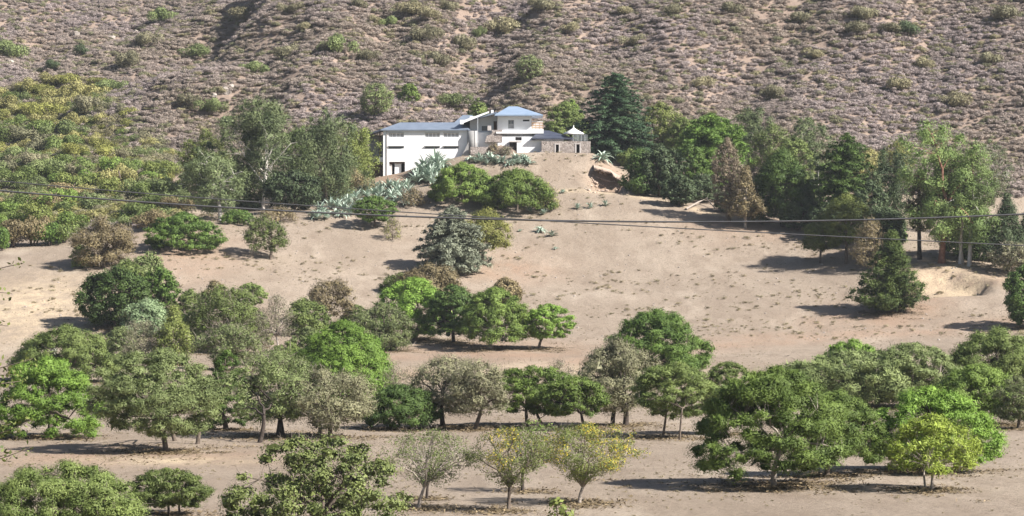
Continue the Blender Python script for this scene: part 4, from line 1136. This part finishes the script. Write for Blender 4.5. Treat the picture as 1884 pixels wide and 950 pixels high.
def bush(name, pal, px, py, wpx, hpx, label, cat='bush', group=None, dmin=500, var=None):
    b = hit(px, py, dmin)
    s = wpx / F * b[1] / 1.75
    root = empty(name, tuple(b), label, cat, group)
    rz = random.uniform(0, 6.28)
    c, s_ = bush_mesh(pal, random.randrange(3) if var is None else var)
    hz_ = hpx / F * b[1] / 1.25
    for nm, me in (('crown', c), ('stem', s_)):
        o = link(nm, me, root); o.scale = (s, s, hz_); o.rotation_euler = (0, 0, rz)
    return root


gm_ = 'larger bushes scattered over the mountain'
mts = [('scrubolive', 760, 30, 46, 22), ('drab', 825, 22, 26, 20), ('scrubolive', 690, 45, 24, 14), ('greygreen', 715, 52, 26, 18), ('scrubolive', 790, 38, 36, 20), ('drab', 775, 78, 40, 26),
       ('drab', 795, 70, 26, 22), ('greygreen', 880, 72, 20, 20), ('drab', 850, 98, 30, 30), ('drab', 674, 115, 30, 22), ('drab', 805, 125, 40, 26), ('greygreen', 620, 105, 44, 34), ('drab', 600, 100, 26, 20),
       ('drab', 528, 110, 40, 26), ('greygreen', 470, 140, 34, 24), ('scrubolive', 452, 40, 40, 24), ('greygreen', 300, 45, 38, 26), ('drab', 265, 88, 40, 26), ('drab', 236, 130, 40, 34), ('eucdark', 150, 105, 26, 18),
       ('eucdark', 98, 130, 24, 16), ('greygreen', 20, 110, 50, 30), ('greygreen', 200, 175, 40, 26), ('drab', 345, 200, 36, 26), ('greygreen', 400, 210, 40, 26), ('drab', 160, 212, 44, 34),
       ('drab', 1000, 24, 46, 24), ('scrubolive', 930, 66, 44, 30), ('drab', 1168, 86, 30, 20), ('scrubolive', 1050, 62, 34, 18), ('drab', 1590, 40, 46, 24), ('drab', 1635, 62, 40, 18), ('eucdark', 1670, 68, 40, 22),
       ('drab', 1848, 42, 46, 30), ('drab', 1575, 66, 40, 24), ('scrubolive', 1650, 170, 40, 26), ('drab', 1470, 45, 30, 20), ('scrubolive', 1700, 130, 36, 20), ('drab', 1425, 185, 36, 26),
       ('scrubolive', 1500, 110, 30, 18), ('drab', 1345, 28, 36, 22), ('drab', 540, 25, 30, 18), ('greygreen', 820, 200, 40, 26), ('scrubolive', 1290, 165, 36, 20), ('drab', 1240, 30, 30, 20),
       ('scrubolive', 1760, 200, 40, 26), ('drab', 1820, 120, 36, 22), ('scrubolive', 1150, 30, 30, 18), ('drab', 660, 20, 34, 20), ('scrubolive', 560, 60, 30, 18), ('greygreen', 360, 110, 40, 24)]
ORD = ['leftmost', 'second', 'third', 'fourth', 'fifth', 'sixth', 'seventh', 'eighth', 'ninth', 'tenth', 'eleventh', 'twelfth', 'thirteenth', 'fourteenth', 'fifteenth', 'sixteenth', 'seventeenth', 'eighteenth', 'nineteenth', 'twentieth']
def placed(items, bands, colours, what):
    """a label for each bush: its colour, its band of the slope, its turn from the left among its like"""
    out_ = []
    key = [(a[0], next(i for i, (lim, _) in enumerate(bands) if a[2] < lim)) for a in items]
    for a, k in zip(items, key):
        same = sorted(b_[1] for b_, k2 in zip(items, key) if k2 == k)
        n_ = same.index(a[1]); c_ = colours[a[0]]
        if len(same) == 1: out_.append('only %s %s %s' % (c_, what, bands[k[1]][1]))
        else: out_.append('%s%s of the %s %s %s' % (ORD[n_], '' if n_ == 0 else ' from left', c_, what.replace('bush', 'bushes'), bands[k[1]][1]))
    return out_
COLN = {'drab': 'drab olive', 'scrubolive': 'khaki', 'olive': 'olive-green', 'greygreen': 'grey-green', 'eucdark': 'blackish green', 'green': 'fresh green', 'autumn': 'straw-yellow', 'yellowolive': 'mustard-green', 'grey': 'ash-grey',
        'pineolive': 'dark olive', 'brown': 'rusty brown', 'deep': 'deep green', 'bright': 'bright green', 'bluegrey': 'bluish'}
mlab = placed(mts, [(36, 'at the top of the mountainside'), (90, 'high on the mountainside'), (9999, 'lower on the mountainside')], COLN, 'scrub bush')
for (pal, px, py, w_, h_), lab in zip(mts, mlab):
    bush('hillside_bush', pal, px, py, w_ * 1.1, h_ * 1.25, lab, group=gm_)

# ravine thicket at the left: each bush or small tree one can tell apart
gr_ = 'bushes and small trees of the ravine thicket'
rv = []
rr = np.random.default_rng(11)
def zone(x0, x1, y0, y1, step, pals, w0, w1, jit=.45):
    for yy in np.arange(y0, y1, step * 0.62):
        for xx in np.arange(x0, x1, step):
            q = xx + rr.uniform(-jit, jit) * step; y_ = yy + rr.uniform(-jit, jit) * step * .6
            w_ = rr.uniform(w0, w1)
            rv.append((pals[int(rr.integers(len(pals)))], q, y_, w_, w_ * rr.uniform(.65, .95)))
zone(-5, 165, 185, 240, 38, ['autumn', 'yellowolive', 'autumn', 'autumn'], 40, 58)
zone(90, 200, 170, 190, 38, ['autumn', 'yellowolive'], 36, 48)
zone(-5, 130, 250, 335, 40, ['greygreen', 'olive', 'greygreen', 'grey'], 46, 62)
zone(135, 205, 270, 310, 36, ['autumn', 'yellowolive'], 40, 50)
zone(80, 320, 322, 360, 40, ['green', 'olive', 'autumn', 'pineolive', 'drab', 'greygreen'], 40, 58)
zone(-5, 100, 345, 380, 44, ['olive', 'greygreen', 'pineolive'], 46, 62)
zone(100, 330, 370, 420, 44, ['greygreen', 'pineolive', 'olive', 'brown', 'olive'], 50, 66)
zone(-5, 140, 395, 445, 44, ['olive', 'brown', 'green', 'pineolive'], 50, 70)
rv += [('brown', 20, 455, 70, 70), ('brown', 60, 452, 50, 66), ('deep', 92, 452, 56, 52), ('deep', 5, 462, 40, 56), ('olive', 118, 448, 60, 50), ('autumn', 165, 415, 50, 40), ('autumn', 210, 405, 44, 36), ('brown', 275, 425, 70, 50), ('brown', 310, 395, 60, 40),
       ('autumn', 235, 362, 50, 30), ('deep', 90, 320, 40, 30), ('deep', 165, 316, 34, 24), ('bright', 155, 308, 34, 22), ('bluegrey', 105, 322, 34, 28), ('green', 20, 400, 50, 40)]
rlab = placed(rv, [(215, 'at the head of the ravine'), (275, 'in the upper ravine'), (335, 'in the middle ravine'), (385, 'by the cables in the ravine'), (9999, 'along the foot of the ravine')], COLN, 'thicket bush')
for (pal, px, py, w_, h_), lab in zip(rv, rlab):
    bush('thicket_bush', pal, px, py, w_ * .98, h_ * .84, lab, group=gr_, dmin=380)

# ------------------------------------------------------------------ agaves
def agave_mesh(rng, nl, curve, wid):
    V, T = [], []
    for k in range(nl):
        az = k * 2.399 + rng.uniform(-.25, .25); e0 = math.radians(rng.uniform(25, 85)); L = rng.uniform(.75, 1.1)
        p = np.zeros(3); e = e0; n0 = len(V); seg = 5
        side = np.array([-math.sin(az), math.cos(az), 0])
        for j in range(seg + 1):
            s = j / seg; w_ = wid * (0.55 + 1.3 * s - 1.85 * s * s) if s < 1 else 0.004
            up = np.array([-math.sin(e) * math.cos(az), -math.sin(e) * math.sin(az), math.cos(e)])
            V += [p + side * w_ + up * w_ * .35, p - up * w_ * .2, p - side * w_ + up * w_ * .35]
            p = p + L / seg * np.array([math.cos(e) * math.cos(az), math.cos(e) * math.sin(az), math.sin(e)])
            e -= curve * rng.uniform(.6, 1.4) / seg
        for j in range(seg):
            a = n0 + 3 * j
            T += [(a, a + 1, a + 4), (a, a + 4, a + 3), (a + 1, a + 2, a + 5), (a + 1, a + 5, a + 4)]
    V = np.array(V); V[:, 2] += .04
    return V, np.array(T)


M_AGAVE = leaf_mat('agave_leaf', (.235, .31, .295), (.48, .565, .57), trans=.05, var=.18)
AG = []
for k in range(5):
    rng = np.random.default_rng(60 + k)
    V, T = agave_mesh(rng, 20 + k * 2, (.5, .9, 1.3, 1.7, .8)[k], (.10, .105, .11, .095, .115)[k])
    AG.append(tri_mesh('agave', V, T, M_AGAVE, np.repeat(rng.random(len(V) // 18), 18)[:len(V)]))


def agave(px, py, wpx, label, group, var=None, dmin=400, zs=1.0, up=0.0):
    b = hit(px, py, dmin)
    o = link('agave', AG[random.randrange(5) if var is None else var], None, (b[0], b[1], b[2] + up))
    s = wpx / F * b[1] / 1.75
    o.scale = (s, s, s * zs); o.rotation_euler = (random.uniform(-.15, .15), random.uniform(-.15, .15), random.uniform(0, 6.28))
    tag(o, label, 'agave', group)


random.seed(21)
ga = 'agaves of the bank below the long wing'
for px, py in [(576, 402), (588, 392), (600, 404), (608, 386), (618, 396), (626, 380), (634, 390), (642, 376), (650, 384), (655, 370), (662, 378), (668, 390), (674, 366), (682, 374), (690, 362), (698, 370),
               (706, 378), (712, 360), (720, 368), (728, 376), (734, 360), (742, 368), (748, 380), (754, 358), (760, 370), (640, 364), (664, 358), (690, 352), (716, 350), (740, 350), (585, 406), (612, 372), (596, 394), (630, 400), (644, 396), (656, 392), (622, 386), (636, 374), (676, 358), (702, 352), (728, 350), (750, 346), (676, 384), (700, 362), (724, 364)]:
    agave(px, py, random.uniform(34, 46), 'silvery agave in the dense bank of agaves below the long wing', ga)
ga = 'tall agaves before the long wing'
for px, py in [(772, 332), (784, 338), (796, 330), (808, 320), (780, 318), (792, 314), (802, 306), (786, 326), (812, 310), (774, 322), (798, 342), (790, 334), (804, 330), (782, 330), (800, 312), (768, 338)]:
    agave(px, py, random.uniform(42, 56), 'big arching blue-green agave in the clump against the long white wing', ga, zs=1.15)
ga = 'agaves on the crest below the upper house'
for px, py in [(866, 298), (876, 302), (886, 300), (896, 304), (906, 300), (915, 305), (925, 302), (936, 306), (946, 303), (956, 304), (966, 300), (974, 304), (882, 292), (901, 293), (948, 296), (962, 294)]:
    agave(px, py, random.uniform(26, 36), 'grey-green agave on the crest just below the upper house', ga)
ga = 'row of three agaves'
for (px, py), l in zip([(1062, 386), (1087, 384), (1114, 380)], ('left agave of the row of three on the bare slope', 'middle agave of the row of three on the bare slope', 'right agave of the row of three on the bare slope')):
    agave(px, py, 26, l, ga, var=1)
ga = 'agaves on the open slope'
agave(994, 428, 32, 'pale agave, upper one of the pair on the open slope', ga)
agave(1016, 436, 30, 'pale agave, lower one of the pair on the open slope', ga)
agave(1022, 460, 16, 'tiny pale agave below the pair on the open slope', ga)
agave(1000, 396, 26, 'agave in the dry brush at the foot of the wider green tree', ga)
agave(975, 392, 20, 'small agave under the wider green tree', ga)
agave(1036, 356, 20, 'small agave alone right of the wider green tree', ga)
agave(957, 428, 14, 'small grey agave left of the pale pair', ga)
agave(1108, 298, 44, 'palm-like silvery agave between the stone terrace and the great cedar', None, var=3, zs=1.25)

# fallen dead trees at the edge of the right wood
def log(pts, rad, label):
    a = [hit(x, y) + np.array([0, 0, rad[0] + h]) for x, y, h in pts[0]]
    root = empty('fallen_tree', tuple(a[0]), label, 'dead tree', 'fallen dead trees at the wood edge')
    tb = Tubes(); o0 = a[0]
    for k, pl in enumerate(pts):
        q = np.array([hit(x, y) + np.array([0, 0, rad[k] + h]) for x, y, h in pl]) - o0
        tb.add(q, np.linspace(rad[k], rad[k] * .4, len(q)), 6)
    link('dead_wood', tb.mesh('dead_wood', BK['pale']), root)
log([[(1250, 358, 0), (1280, 366, .2), (1310, 376, .3), (1330, 384, .2)], [(1275, 364, .2), (1290, 360, .8), (1310, 366, 1.0)]], [.22, .1], 'longer pale fallen trunk at the edge of the right wood')
log([[(1262, 388, 0), (1285, 380, .5), (1300, 378, .9), (1316, 388, .1)], [(1285, 380, .5), (1270, 376, .8), (1256, 380, .3)], [(1298, 378, .9), (1306, 372, 1.2)]], [.2, .1, .07], 'forked pale dead branch lying below the longer fallen trunk')

# boulders
def boulder_mesh(seed):
    rng = np.random.default_rng(seed)
    bm = bmesh.new(); bmesh.ops.create_icosphere(bm, subdivisions=2, radius=1)
    for v in bm.verts:
        v.co *= 1 + .28 * float(vnoise(np.array(v.co.x * 1.3 + seed), np.array(v.co.y * 1.3 + v.co.z * 2))) + rng.uniform(-.08, .08)
        v.co.z *= .75
    me = bpy.data.meshes.new('boulder'); bm.to_mesh(me); bm.free(); me.materials.append(M_ROCK); return me
M_ROCK = rough_mat('pale_rock', (.20, .172, .152), (.36, .32, .29), 1.2, .95, .5)
BO = [boulder_mesh(s) for s in range(4)]
for px, py, w_ in [(322, 62, 16), (316, 72, 12), (328, 54, 10), (318, 82, 12), (305, 96, 8), (415, 170, 22), (410, 150, 12), (425, 162, 14), (300, 30, 10), (140, 66, 16), (205, 70, 16), (228, 76, 10), (20, 118, 20), (1302, 130, 10), (1420, 164, 8), (1555, 42, 8), (1640, 6, 10), (395, 178, 14), (200, 228, 9), (660, 12, 8), (250, 60, 10)]:
    b = hit(px, py, 540)
    o = link('boulder', random.choice(BO), None, tuple(b)); s = w_ / F * b[1] / 2
    o.scale = (s, s * random.uniform(.8, 1.2), s * random.uniform(.9, 1.5)); o.rotation_euler = (0, 0, random.uniform(0, 6))
    tag(o, 'pale boulder cropping out of the mountain scrub', 'boulder', 'boulders on the mountain')
# ------------------------------------------------------------------ uncountable ground cover: scrub, tussocks, stones (geometry nodes on points)
def scatter(name, label, P_, scale, rotz, sources, zscale=None):
    me = bpy.data.meshes.new(name)
    me.vertices.add(len(P_)); me.vertices.foreach_set('co', np.ascontiguousarray(P_, dtype=np.float32).ravel())
    sv = np.c_[scale, scale, scale * (1 if zscale is None else zscale)]
    a = me.attributes.new('size', 'FLOAT_VECTOR', 'POINT'); a.data.foreach_set('vector', sv.astype(np.float32).ravel())
    r = np.c_[np.zeros(len(P_)), np.zeros(len(P_)), rotz]
    a = me.attributes.new('turn', 'FLOAT_VECTOR', 'POINT'); a.data.foreach_set('vector', r.astype(np.float32).ravel())
    a = me.attributes.new('pick', 'INT', 'POINT'); a.data.foreach_set('value', RNG.integers(0, len(sources), len(P_)).astype(np.int32))
    o = link(name, me); tag(o, label, kind='stuff')
    ng = bpy.data.node_groups.new(name, 'GeometryNodeTree')
    ng.interface.new_socket('Geometry', in_out='INPUT', socket_type='NodeSocketGeometry')
    ng.interface.new_socket('Geometry', in_out='OUTPUT', socket_type='NodeSocketGeometry')
    gi = ng.nodes.new('NodeGroupInput'); go = ng.nodes.new('NodeGroupOutput')
    coll = bpy.data.collections.new(name + '_sources')
    for k, m in enumerate(sources):
        so_ = bpy.data.objects.new(name + '_%02d' % k, m); coll.objects.link(so_)
    ci = ng.nodes.new('GeometryNodeCollectionInfo'); ci.inputs['Collection'].default_value = coll
    ci.inputs['Separate Children'].default_value = True; ci.inputs['Reset Children'].default_value = True
    ip = ng.nodes.new('GeometryNodeInstanceOnPoints'); ip.inputs['Pick Instance'].default_value = True
    def named(n, t_):
        q = ng.nodes.new('GeometryNodeInputNamedAttribute'); q.data_type = t_; q.inputs['Name'].default_value = n
        return [s for s in q.outputs if s.enabled and s.name == 'Attribute'][0]
    ng.links.new(gi.outputs[0], ip.inputs['Points']); ng.links.new(ci.outputs[0], ip.inputs['Instance'])
    ng.links.new(named('size', 'FLOAT_VECTOR'), ip.inputs['Scale'])
    ng.links.new(named('turn', 'FLOAT_VECTOR'), ip.inputs['Rotation'])
    ng.links.new(named('pick', 'INT'), ip.inputs['Instance Index'])
    ng.links.new(ip.outputs[0], go.inputs[0])
    md = o.modifiers.new('scatter', 'NODES'); md.node_group = ng
    return o


def scrub_mesh(seed, pal, n=900, lf=.2):
    rng = np.random.default_rng(seed)
    V, T, tint = small_bush(rng, n, 1.0, lf, flatz=.8, up=.3)
    return tri_mesh('scrub', V, T, LM[pal], tint)


rg = np.random.default_rng(5)
n = 105000
px_ = rg.uniform(-170, 170, n); py_ = 545 + 270 * rg.random(n) ** 1.1
edge = np.abs(px_) / py_ < 0.26
px_, py_ = px_[edge], py_[edge]
dens = 1.12 + 0.35 * fbm(px_, py_, 22, 3)
keep = (rg.random(len(px_)) < dens) & (py_ > 548 + 10 * fbm(px_, py_, 10, 2))
px_, py_ = px_[keep], py_[keep]
n2 = 2600
lx = rg.uniform(-125, -52, n2); ly = rg.uniform(452, 560, n2)
kk = lx < -0.117 * ly - 4
px_ = np.r_[px_, lx[kk]]; py_ = np.r_[py_, ly[kk]]
S = np.c_[px_, py_, Zsurf(px_, py_)]
sc_ = 0.45 + 0.95 * rg.random(len(S)) ** 2.2
scatter('mountain_scrub', 'dry grey-brown scrub carpeting the mountainside', S, sc_, rg.uniform(0, 6.28, len(S)),
        [scrub_mesh(900 + k, p) for k, p in enumerate(['scrub', 'scrub', 'scrub', 'scrub', 'scrub', 'scrubolive', 'scrub', 'scrub', 'scrub', 'grey'])], zscale=rg.uniform(.6, 1.0, len(S)))

# low brush that fills the ravine between the bushes
n = 5200
ux = rg.uniform(-125, -40, n); uy = rg.uniform(455, 660, n)
upx = ux / uy * F + CX; upy = HZ - (Zsurf(ux, uy) - CAMZ) / uy * F
kk = (upx < 330 - np.clip(300 - upy, 0, 400) * 1.05) & (upy > 165) & (upy < 452) & (upx > -120)
S = np.c_[ux[kk], uy[kk], Zsurf(ux[kk], uy[kk])]
scatter('ravine_brush', 'low olive and straw brush filling the ravine', S, 1.0 + 1.3 * rg.random(len(S)) ** 2, rg.uniform(0, 6.28, len(S)), [scrub_mesh(970 + k, p, 1200, .15) for k, p in enumerate(['scrubolive', 'greygreen', 'yellowolive', 'drab', 'olive', 'autumn', 'grey'])], zscale=rg.uniform(.7, 1.0, len(S)))
LM['tuft'] = leaf_mat('leaf_dry_tuft', (.165, .135, .092), (.28, .235, .165), trans=.1, var=.3)
LM['straw'] = leaf_mat('leaf_straw', (.22, .185, .135), (.36, .305, .235), trans=.1, var=.2)
n = 15000
tx = rg.uniform(-75, 75, n); ty = rg.uniform(385, 512, n)
kk = (rg.random(n) < .38 + 2.2 * fbm(tx, ty * 1.6, 14, 4)) & (np.abs(tx) / ty < .2)
tx, ty = tx[kk], ty[kk]
S = np.c_[tx, ty, Zsurf(tx, ty)]
scatter('dry_tussocks', 'small dry tussocks dotting the bare slope', S, .09 + .45 * rg.random(len(S)) ** 5, rg.uniform(0, 6.28, len(S)), [scrub_mesh(950 + k, p, 120, .34) for k, p in enumerate(['tuft', 'straw', 'straw', 'tuft', 'scrubolive'])], zscale=rg.uniform(.6, .9, len(S)))
n = 1500
tx = rg.uniform(-75, 75, n); ty = rg.uniform(380, 510, n)
S = np.c_[tx, ty, Zsurf(tx, ty)]
scatter('loose_stones', 'loose pale stones on the bare slope', S, .05 + .16 * rg.random(n) ** 3, rg.uniform(0, 6.28, n), BO)

# dry grass of the park and the litter under its trees
n = 26000
ty = 135 + 260 * rg.random(n) ** .8; tx = rg.uniform(-.2, .2, n) * ty
kk = rg.random(n) < .42 + 1.6 * fbm(tx, ty * .5, 9, 4)
S = np.c_[tx[kk], ty[kk], Zsurf(tx[kk], ty[kk])]
scatter('dry_grass', 'thin dry grass on the floor of the park', S, .05 + .13 * rg.random(len(S)) ** 2, rg.uniform(0, 6.28, len(S)), [scrub_mesh(930 + k, p, 60, .42) for k, p in enumerate(['straw', 'tuft', 'straw', 'straw'])], zscale=rg.uniform(.4, .9, len(S)))
LM['litter'] = leaf_mat('leaf_litter', (.12, .09, .062), (.23, .175, .125), trans=.05, var=.25)
def litter_mesh(seed):
    r = np.random.default_rng(seed); m = 26
    pos = np.c_[r.normal(size=(m, 2)) * .55, .02 + .05 * r.random(m)]
    V, T = leaves(pos, unit(np.array([0, 0, 1.]) + r.normal(size=(m, 3)) * .3), .24, .13, r)
    return tri_mesh('litter', V, T, LM['litter'], np.repeat(r.random(m), 3))
lt = []
for x, y, r_, st in STANDS:
    if y > 420: continue
    m = int(5.5 * r_ * r_ + 10)
    a = rg.uniform(0, 6.28, m); q = r_ * np.abs(rg.normal(size=m)) * .62
    lt.append(np.c_[x + q * np.cos(a), y + q * np.sin(a)])
lt = np.concatenate(lt)
S = np.c_[lt, Zsurf(lt[:, 0], lt[:, 1]) + .01]
scatter('leaf_litter', 'brown fallen leaves lying under the park trees', S, rg.uniform(.5, 1.2, len(S)), rg.uniform(0, 6.28, len(S)), [litter_mesh(k) for k in range(4)], zscale=np.ones(len(S)))

# sod hanging over the eroded hollow of the knoll
top = [hit(x, 319 + 2 * abs(x - 1118) / 30) for x in range(1092, 1146, 4)]
zed = []
for k, p_ in enumerate(top):
    bk = np.array([p_[0], 497.2, 0]); bk[2] = Zsurf(bk[:1], bk[1:2])[0] + .05
    fr_ = np.array([p_[0] + rg.uniform(-.2, .2), 494.9 - 1.1 * rg.random() ** 2 - .5 * abs(math.sin(k * .9)), 0]); fr_[2] = bk[2] - rg.uniform(.25, .9)
    zed.append((bk, (bk + fr_) / 2 + np.array([0, 0, .12]), fr_, fr_ - np.array([0, -.1, rg.uniform(.3, .55)]), bk - np.array([0, 0, .9])))
V = np.array([v for r in zed for v in r]); T = []
for k in range(len(zed) - 1):
    for j in range(5):
        a, b_ = 5 * k + j, 5 * k + (j + 1) % 5
        T += [(a, b_, b_ + 5), (a, b_ + 5, a + 5)]
for e in (0, 5 * (len(zed) - 1)): T += [(e, e + 1, e + 2), (e, e + 2, e + 3), (e, e + 3, e + 4)]
tag(link('sod_ledge', tri_mesh('sod_ledge', V, T, M_EARTH)), 'ragged ledge of dry sod over the hollow in the knoll', kind='structure')

n = 260
q = np.array([hit(x, y) for x, y in zip(rg.uniform(1080, 1165, n), rg.uniform(318, 358, n))]); q[:, 2] -= .03
M_CLOD = [bpy.data.meshes.new_from_object(bpy.data.objects.new('clod', m_)) for m_ in BO]
for m_ in M_CLOD: m_.materials.clear(); m_.materials.append(M_EARTH)
scatter('earth_clods', 'crumbled earth clods in the eroded hollow', q, .06 + .32 * rg.random(n) ** 2.5, rg.uniform(0, 6.28, n), M_CLOD)

# ------------------------------------------------------------------ power lines in front
M_CABLE = rough_mat('black_cable', (.05, .05, .055), (.08, .08, .085), 3, .6, 0)
def cable(pix, d, rad, label):
    pix = np.array(pix, float)
    co = np.polyfit(pix[:, 0], pix[:, 1], 2 if len(pix) < 6 else 3)
    xs = np.linspace(-3000, 4900, 140)
    dv = np.polyder(co)
    q = np.array([P(x, np.polyval(co, np.clip(x, 0, 1884)) + (x - np.clip(x, 0, 1884)) * np.polyval(dv, np.clip(x, 0, 1884)), d) for x in xs])
    tb = Tubes(); tb.add(q - q[0], rad, 8)
    tag(link('power_line', tb.mesh('power_line', M_CABLE), None, tuple(q[0])), label, 'power line', 'power lines')
cable([(0, 351), (320, 376), (620, 394), (940, 403), (1260, 409), (1500, 407), (1884, 394)], 70.0, .021, 'thicker of two black cables sagging across the whole view')
cable([(0, 333), (320, 361), (620, 383), (900, 399), (1260, 421), (1500, 434), (1884, 452)], 66.0, .012, 'thinner of two black cables sloping down to the right')

# ------------------------------------------------------------------ near tree whose twigs enter at the left edge
def near_tree():
    d = 46.0
    rng = np.random.default_rng(77)
    base = np.array([(-150 - CX) / F * d, d, 0.0]); base[2] = float(Zsurf(np.array([base[0]]), np.array([d]))[0])
    root = empty('near_tree', tuple(base), 'out-of-focus leafy twigs of a near tree entering at the left edge', 'tree')
    tb = Tubes()
    tops = [(44, 484, -1), (22, 540, 0), (30, 690, 0), (60, 660, 0), (25, 735, 0), (48, 700, 1), (55, 775, 0), (60, 822, 0), (22, 832, 0), (15, 600, 0), (20, 780, 1)]
    z1 = P(-150, 400, d)[2]
    tb.add(np.array([[0, 0, -.3], [.05, 0, z1 * .5], [0, 0, z1 - base[2]]]), [.2, .13, .03], 8)
    pos, nrm = [], []
    for px, py, dy in tops:
        e = P(px, py, d + dy * .6) - base
        a = np.array([0, 0, e[2] - rng.uniform(.1, .6)])
        q = bez(a, (a + e) / 2 + np.array([0, 0, rng.uniform(-.15, .25)]), e, 8)
        tb.add(q, np.linspace(.018, .004, 8), 4)
        for k in range(26 if py > 600 else 14):
            s = rng.uniform(.72, 1.0); i = min(int(s * 7), 6); f = s * 7 - i
            pos.append(q[i] * (1 - f) + q[i + 1] * f + rng.normal(size=3) * .05); nrm.append(unit(rng.normal(size=3) + np.array([0, -.5, .8])))
    V, T = leaves(np.array(pos), np.array(nrm), .085, .05, rng, .2, True)
    link('leaves', tri_mesh('leaves', V, T, LM['pineolive'], np.repeat(rng.random(len(T)), 4)), root)
    link('trunk', tb.mesh('trunk', BK['brown']), root)
near_tree()

# ------------------------------------------------------------------ the air: far slopes fade a little
hm = bpy.data.materials.new('air'); hm.use_nodes = True
t = hm.node_tree
for q in list(t.nodes): t.nodes.remove(q)
out = t.nodes.new('ShaderNodeOutputMaterial')
pv = t.nodes.new('ShaderNodeVolumePrincipled')
pv.inputs['Color'].default_value = (.80, .86, .95, 1); pv.inputs['Density'].default_value = 0.00006
t.links.new(pv.outputs[0], out.inputs['Volume'])
zlo, zhi = float(ZZ.min()) - 1.0, float(ZZ.max()) + 15.0
ex, ey0, ey1 = float(GX[-1]) + 5, float(GY[0]) - 5, float(GY[-1]) + 5
hb = MB().box(-ex, ex, ey0, ey1, zlo, zhi).build('haze', hm)
tag(hb, 'thin pale air between the viewer and the mountain', kind='stuff')
print('TREES', NT[0], 'leaf tris', LEAFN[0], 'objects', len(bpy.data.objects), zlo, zhi)
